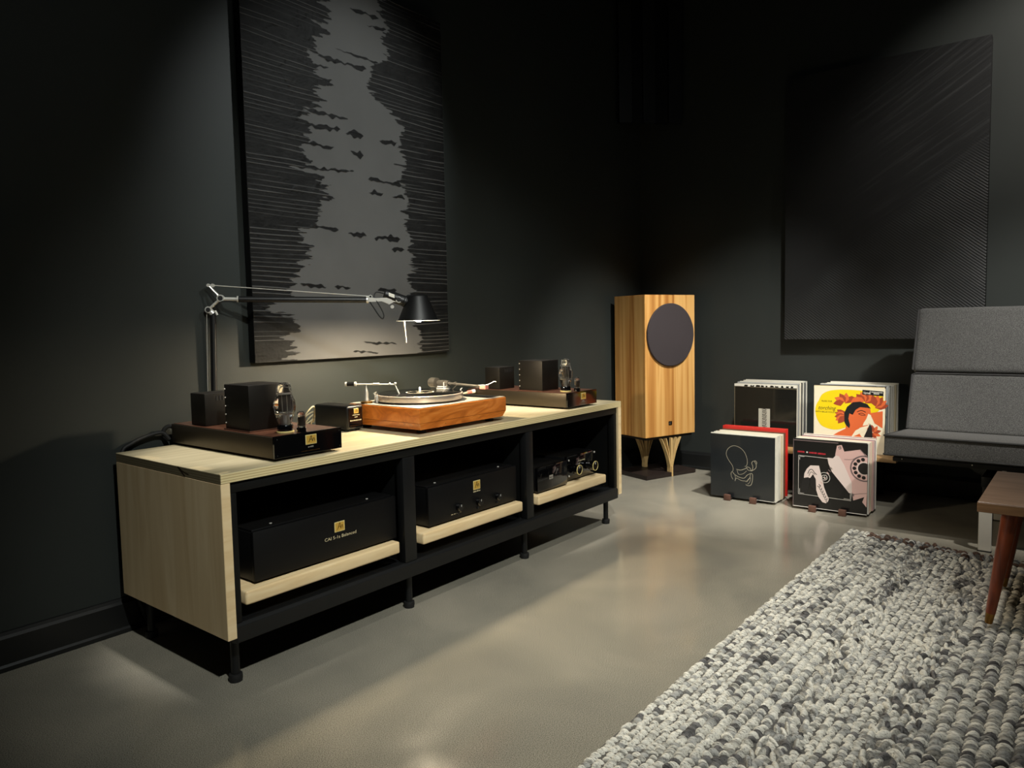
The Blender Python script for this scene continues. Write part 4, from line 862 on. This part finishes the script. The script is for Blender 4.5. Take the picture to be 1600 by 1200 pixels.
def art_yellow(b, mp):
    CR, YE, OR, RE, BK, WH = range(6)
    poly2(b, [(0, 0), (1, 0), (1, 1), (0, 1)], mp, CR)
    blob = catmull([(*p, 0) for p in [(.07,.78),(.12,.88),(.25,.945),(.48,.965),(.75,.955),(.95,.93),(.965,.74),(.80,.55),(.55,.42),(.38,.345),(.26,.335),(.12,.38),(.05,.48),(.02,.6),(.03,.70),(.07,.78)]], 3)
    poly2(b, [(p.x, p.y) for p in blob[:-1]], mp, YE, 1)
    def petals(c, n, r, a0, a1, w=.05, m=OR):
        for i in range(n):
            a = a0+(a1-a0)*i/max(n-1, 1); d = (math.cos(a), math.sin(a)); q = (-d[1], d[0])
            P = lambda s, o: (c[0]+d[0]*r*s+q[0]*o, c[1]+d[1]*r*s+q[1]*o)
            poly2(b, [P(0, -w*.3), P(.4, -w), P(.75, -w*.6), P(1, w*.25), P(.7, w*.7), P(.35, w)], mp, m if i % 2 else RE, 1.4+.07*i+.3*(int(c[0]*977) % 5)/5)
    petals((.44, .76), 5, .16, .7, 3.2); petals((.72, .78), 6, .17, .5, 2.7); petals((.86, .72), 5, .19, .1, 1.7); petals((.46, .55), 5, .16, 2.4, 3.9); petals((.84, .33), 6, .12, -1.2, 2.4, .03); petals((.62, .74), 4, .14, 1.1, 2.4)
    poly2(b, [(.80,.62),(.97,.66),(.97,.40),(.86,.47)], mp, OR, 2)
    # plain stylised head tilted back, in the cover's own colours
    poly2(b, [(.50,.70),(.60,.775),(.72,.76),(.80,.68),(.815,.60),(.825,.53),(.79,.50),(.785,.45),(.745,.40),(.66,.39),(.64,.33),(.68,.26),(.72,.22),(.70,.0),(.20,.0),(.22,.20),(.36,.30),(.46,.36),(.48,.46),(.46,.58)], mp, OR, 3)
    poly2(b, [(.445,.46),(.44,.60),(.48,.70),(.56,.775),(.66,.79),(.76,.755),(.81,.69),(.76,.70),(.66,.705),(.60,.66),(.56,.58),(.515,.60),(.50,.52),(.525,.42),(.515,.37),(.47,.41)], mp, BK, 4)
    poly2(b, [(.775,.61),(.812,.59),(.825,.53),(.795,.495),(.775,.44),(.70,.42),(.715,.47),(.75,.53)], mp, CR, 4); poly2(b, [(.60,.34),(.68,.395),(.76,.425),(.775,.40),(.73,.345),(.64,.285),(.54,.23)], mp, CR, 4.3)
    ribbon(b, [(.62,.63),(.68,.655),(.74,.63)], .010, mp, BK, 4, 5); ribbon(b, [(.64,.60),(.69,.615),(.735,.585),(.68,.585),(.64,.60)], .007, mp, BK, 3, 5)
    poly2(b, [(.80,.46),(.83,.40),(.84,.22),(.80,.0),(.68,.0),(.70,.20),(.75,.33)], mp, BK, 4)
    poly2(b, [(.69,.972),(.975,.957),(.975,.885),(.69,.90)], mp, BK, 3); text2(b, 'Verve', (.70, .908), .058, mp, WH, 4, shear=.2, width=.085); ribbon(b, [(.795,.905),(.795,.958)], .006, mp, WH, 0, 4)
    ribbon(b, [(.81,.944),(.965,.936)], .008, mp, WH, 0, 4); marks(b, mp, .845, .92, .910, .018, WH, 6, 4)
    text2(b, 'MUSIC FOR', (.11, .762), .036, mp, BK, 3, width=.155); text2(b, 'torching', (.06, .64), .085, mp, BK, 3, shear=.35, width=.255); text2(b, 'WITH BILLIE HOLIDAY', (.022, .592), .034, mp, BK, 3, width=.33)
    return [flat((222, 214, 188), .35), flat((222, 196, 14), .35), flat((204, 96, 50), .4), flat((150, 62, 36), .4), flat((20, 22, 26), .35), flat((220, 216, 204))]
def art_black(b, mp):
    K, G, INK, W_, BR = range(5)
    poly2(b, [(0, 0), (1, 0), (1, .955), (0, .955)], mp, K); poly2(b, [(0, .955), (1, .955), (1, 1), (0, 1)], mp, W_)
    r = random.Random(5); x = .16
    while x < .93:
        wd = r.uniform(.03, .08); poly2(b, [(x, .957), (x+wd, .957), (x+wd*r.uniform(.7, 1.1), .985), (x+wd*.5, .97+.02*r.random()), (x+wd*.2, .988)], mp, K, 1); x += wd+r.uniform(.005, .04)
    poly2(b, [(.40,.22),(.585,.22),(.585,.60),(.40,.60)], mp, G, 1)
    for k in range(6):
        y = .585-.06*k; ribbon(b, [(.455, y), (.50, y+.012), (.525, y-.008), (.47, y-.02), (.465, y-.036), (.515, y-.03), (.53, y-.048)], .009, mp, INK, 3, 2)
    ribbon(b, [(.0, .96), (1, .935)], .006, mp, BR, 0, 1); ribbon(b, [(.004, 0), (.004, .95)], .007, mp, BR, 0, 1)
    return [flat((24, 24, 22), .16, .8), flat((176, 172, 158)), flat((40, 38, 36)), flat((214, 210, 198)), flat((120, 108, 84))]
cover('record', XF, -.124, ZF, flat(PAL['w']), 'black record cover with a white tentacled line drawing, front left', art_line)
cover('record', XF, -.535, ZF, flat(PAL['k']), 'black record cover with a pale pink dial telephone, front right', art_phone)
cover('record', 2.893, -.128, .2415, flat(PAL['w']), 'glossy black record cover with a grey paper label, rear left', art_black, w=.328, h=.318)
cover('record', 2.893, -.541, .2415, flat(PAL['c']), 'yellow and cream record cover with an orange painted head, rear right', art_yellow, w=.326, h=.318)
stack(XF+.0078, -.124, ZF, 'wwwbwwgcwncndrrt', 'front left stack', 'records in the front left stack', 2.785, {13: .338, 14: .340, 15: .330})
stack(XF+.0078, -.535, ZF, 'kwowwcwpwmgwwmw', 'front right stack', 'records in the front right stack', 2.785)
stack(2.901, -.126, .2415, 'wkwgwbwcwgwkwgwdwgww', 'rear left stack', 'records in the rear left stack', 3.165, None, .03)
stack(2.901, -.535, .2415, 'ckkgwbwgwwgwnwgcwgcw', 'rear right stack', 'records in the rear right stack', 3.175, {0: .322, 1: .324, 2: .324}, -.012)
# narrow title strip down the first spine of the rear left stack
# ------------------------------------------------------------------ sofa
def cushion(b, c0, c1, thick_dir, pts=None, bev=.02): pass
def sofa():
    t = thing('sofa', 'armless dark grey tweed sofa with low seat and two-part back, against the rear wall', 'sofa', (2.7, -1.75, 0))
    y0, y1 = -.985, -2.55
    def pad(sec, name, bev, parent=t, grow=0.0):
        # sec: (x,z) outline of the cushion seen from its end, swept along y, corners rounded
        b = B(); tmp = B(); n = 14
        pts0 = [(x, z) for x, z in sec]
        prism(tmp, [(x, y0, z) for x, z in pts0], (0, y1-y0, 0), bev=0)
        bmesh.ops.bevel(tmp, geom=tmp.edges[:], offset=bev, segments=4, affect='EDGES', clamp_overlap=True, profile=.6); join(b, tmp)
        return obj(name, b, M['fabric'], parent, ang=50)
    seat = pad([(2.300, .342), (2.82, .300), (2.835, .388), (2.305, .426)], 'seat_cushion', .012)
    low = pad([(2.737, .392), (2.842, .640), (2.935, .612), (2.85, .372)], 'back_cushion', .018)
    up = pad([(2.846, .648), (2.965, .943), (3.064, .905), (2.945, .612)], 'back_cushion', .030)
    def pipe(pts, parent, r=.0042):
        b = B(); tube(b, pts, r, 8, smooth=0); obj('piping', b, M['piping'], parent)
    pipe([(2.82, y0-.001, .3845), (2.308, y0-.001, .4225), (2.303, y0-.004, .4225), (2.303, y1, .4225)], seat)
    pipe([(2.82, y0-.001, .3055), (2.303, y0-.001, .347), (2.299, y0-.004, .347), (2.299, y1, .347)], seat)
    pipe([(2.741, y0-.003, .398), (2.842, y0-.003, .634), (2.845, y0-.02, .640), (2.845, y1, .640)], low)
    pipe([(2.850, y0-.003, .655), (2.962, y0-.003, .930)], up)
    b = B(); prism(b, [(2.32, y0-.03, .318), (2.82, y0-.03, .278), (2.82, y0-.03, .296), (2.32, y0-.03, .337)], (0, y1-y0+.06, 0), bev=.002); fr = obj('seat_frame', b, M['steel'], t)
    for y in (-1.05, -1.29):
        b = B(); sphere(b, (2.318, y, .33), .003, seg=8); obj('screw', b, M['satin_al'], fr)
    b = B(); prism(b, [(2.86, y0-.05, .345), (2.95, y0-.05, .60), (3.07, y0-.05, .89), (3.085, y0-.05, .885), (2.965, y0-.05, .595), (2.875, y0-.05, .34)], (0, y1-y0+.10, 0)); obj('back_frame', b, M['steel'], t)
    for y in (-1.335, -2.30):
        b = B(); box(b, 2.34, 2.86, y-.017, y+.017, .245, .285, bev=.002); box(b, 2.36, 2.41, y-.015, y+.015, .17, .245, bev=.002); obj('cross_beam', b, M['steel'], t)
        for x, tip in ((2.33, 1), (2.86, -1)):
            b = B(); tube(b, [(x, y, .004), (x, y, .08), (x, y, .140), (x+.004*tip, y, .158), (x+.016*tip, y, .166), (x+.05*tip, y, .168)], .0, 4, smooth=0) if False else None
            prism(b, [(x-.006, y, .003), (x+.006, y, .003), (x+.006, y, .148), (x+.020, y, .158), (x+.075, y, .158), (x+.075, y, .172), (x+.010, y, .172), (x-.006, y, .158)] if tip > 0 else [(x-.006, y, .003), (x+.006, y, .003), (x+.006, y, .25), (x-.006, y, .25)], (0, .0, 0)) if False else None
            sec = [(x-.006, .003), (x+.006, .003), (x+.006, .150), (x+.016, .160), (x+.075, .160), (x+.075, .171), (x+.010, .171), (x-.006, .158)] if tip > 0 else [(x-.006, .003), (x+.006, .003), (x+.006, .246), (x-.006, .246)]
            prism(b, [(a, y-.0215, z) for a, z in sec], (0, .043, 0), bev=.002); lg = obj('leg', b, M['chrome'], t, label='flat chrome leg')
            b = B(); box(b, x-.010, x+.010, y-.023, y+.023, .0, .0032, bev=.0005, seg=1); obj('glide', b, M['rubber'], lg)
sofa()

# ------------------------------------------------------------------ side table
def side_table():
    x0, x1, y0, y1 = 1.405, 1.905, -1.405, -2.10
    t = thing('side_table', 'low brown wooden table with splayed red-brown legs standing on the rug', 'table', (1.65, -1.75, .02))
    b = B(); box(b, x0, x1, y1, y0, .362, .3885, bev=.0015, seg=1); obj('table_rim', b, M['walnut_edge'], t)
    b = B(); box(b, x0+.001, x1-.001, y1+.001, y0-.001, .3887, .3905, bev=.0008, seg=1); obj('tabletop', b, M['walnut'], t)
    for (tx, ty, fx, fy) in ((1.475, -1.478, 1.477, -1.432), (1.83, -1.478, 1.842, -1.436), (1.475, -2.03, 1.47, -2.075), (1.83, -2.03, 1.84, -2.075)):
        a = Vector((tx, ty, .3615)); f = Vector((fx, fy, .032)); d = (a-f); L = d.length
        b = B(); lathe(b, [(.0112, L*.085), (.0125, L*.1), (.0165, L*.45), (.0205, L*.85), (.0215, L*.985), (.0215, L*.998)], f, d, 24); lg = obj('leg', b, M['teak'], t)
        b = B(); lathe(b, [(.0092, 0), (.0100, .002), (.0116, L*.086), (.0119, L*.092)], f, d, 20); obj('ferrule', b, M['brass'], lg, label='brass foot ferrule')
side_table()

# ------------------------------------------------------------------ woven rug
def rug():
    t = thing('rug', 'chunky woven grey and cream wool rug in front of the sofa', 'rug', (1.2, -1.5, 0))
    xe = lambda y: 2.335-.20*(-.857-y)
    Y0, Y1, X0 = -.860, -2.55, -.45
    b = B(); prism(b, [(X0, Y0, .001), (xe(Y0)-.01, Y0, .001), (xe(Y1)-.01, Y1, .001), (X0, Y1, .001)], (0, 0, .009)); obj('backing', b, mat('rug_backing', (84, 82, 78), .95), t, smooth=False)
    # one loop: a bent half-ellipsoid, long axis along local y
    nu, nv = 7, 8
    tv = []
    for i in range(nu):
        a = -1+2*i/(nu-1); r = math.sqrt(max(1-abs(a)**2.6, 0.02))
        for k in range(nv):
            th = -.35+(PI+.7)*k/(nv-1); tv.append((r*math.cos(th), a, r*math.sin(th)-.45*a*a))
    tv = np.array(tv); tf = np.array([(i*nv+k, i*nv+k+1, (i+1)*nv+k+1, (i+1)*nv+k) for i in range(nu-1) for k in range(nv-1)])
    cream = np.array(s2l((222, 219, 208))); grey = np.array(s2l((176, 175, 170))); dark = np.array(s2l((112, 110, 109))); brown = np.array(s2l((104, 84, 74)))
    # bands by distance from the rug's long edge: (to, row pitch y, pitch x, length, width, height, dark share, shag)
    bands = [(.115, .0195, .0152, .0138, .0088, .0125, .10, 0), (.165, .0230, .0130, .0165, .0082, .0160, .42, 0), (.265, .0235, .0150, .0160, .0092, .0165, .16, 0), (.325, .0160, .0200, .0190, .0088, .0165, .22, 1),
             (.430, .0190, .0142, .0135, .0085, .0125, .08, 0), (.520, .0160, .0205, .0190, .0088, .0165, .26, 1), (.60, .0280, .0140, .0200, .0088, .0170, .12, 0), (.75, .0280, .0150, .0195, .0095, .0170, .20, 0), (1.3, .0280, .0160, .0195, .0100, .0165, .18, 0), (1.75, .0380, .0240, .0270, .0150, .0165, .18, 0)]
    V = []; F = []; C = []; nb = 0; y = Y0-.010; R = np.random.default_rng(11)
    def loop(x, y, ln, wd, ht, ang, tilt, col, dkw, z0=.005):
        nonlocal nb
        p = tv*np.array([wd, ln, ht]); ca, sa = math.cos(ang), math.sin(ang)
        q = np.stack([p[:, 0]*ca-p[:, 1]*sa+x, p[:, 0]*sa+p[:, 1]*ca+y, p[:, 2]+z0+tilt*tv[:, 1]*ht], 1)
        V.append(q); F.append(tf+nb); st = np.where(R.random(nv) < .14+.30*dkw, .34+.2*R.random(nv), .92+.16*R.random(nv)); C.append(col[None]*np.tile(st, nu)[:, None]); nb += len(tv)
    while y > Y1:
        off = Y0-y
        for bd in bands:
            if off < bd[0]: break
        _, py, px, ln, wd, ht, dk, shag = bd
        x = X0+R.random()*px; sgn = 1
        drift = 0
        while x < xe(y)-.008:
            k = vnoise(np.array([x*2.2]), np.array([off*9.0]), 3)[0]; kk = vnoise(np.array([x*14.0]), np.array([off*40.0]), 6)[0]
            pd = .62*dk*(.3+1.5*k*k*2); u = R.random()
            col = cream*(.88+.2*R.random()) if u > pd+.16 else (grey if u > pd*.6 else dark)
            if kk > .74 and R.random() < dk: col = dark*1.1
            if xe(y)-x < .085 and off > .08: col = (brown if R.random() < .55 else (dark if R.random() < .35 else grey))*(.7+.5*R.random())  # end band: slightly brown yarn, with the sofa's shadow painted into the colour
            if xe(y)-x < .03 and off <= .08: col = cream*.9
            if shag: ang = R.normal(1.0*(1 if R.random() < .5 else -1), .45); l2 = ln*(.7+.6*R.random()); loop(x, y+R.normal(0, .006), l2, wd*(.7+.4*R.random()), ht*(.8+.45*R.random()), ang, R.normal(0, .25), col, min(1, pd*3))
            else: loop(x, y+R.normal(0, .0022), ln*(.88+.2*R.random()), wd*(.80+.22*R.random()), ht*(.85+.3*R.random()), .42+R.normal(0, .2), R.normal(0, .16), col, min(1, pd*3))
            x += px*(.85+.3*R.random())
        y -= py
    V = np.concatenate(V); F = np.concatenate(F); C = np.concatenate(C)
    me = bpy.data.meshes.new('woven_loops'); me.vertices.add(len(V)); me.vertices.foreach_set('co', (V-np.array(wloc(t))).ravel())
    me.loops.add(F.size); me.loops.foreach_set('vertex_index', F.ravel().astype(np.int32)); me.polygons.add(len(F)); me.polygons.foreach_set('loop_start', np.arange(0, F.size, 4, dtype=np.int32)); me.polygons.foreach_set('use_smooth', np.ones(len(F), bool))
    me.update(); me.validate()
    at = me.color_attributes.new('tint', 'FLOAT_COLOR', 'POINT'); at.data.foreach_set('color', np.concatenate([C, np.ones((len(C), 1))], 1).ravel())
    me.materials.append(M['yarn']); o = bpy.data.objects.new('woven_loops', me); COL.objects.link(o); o.parent = t; o['kind'] = 'stuff'
    print('rug faces', len(F))
rug()
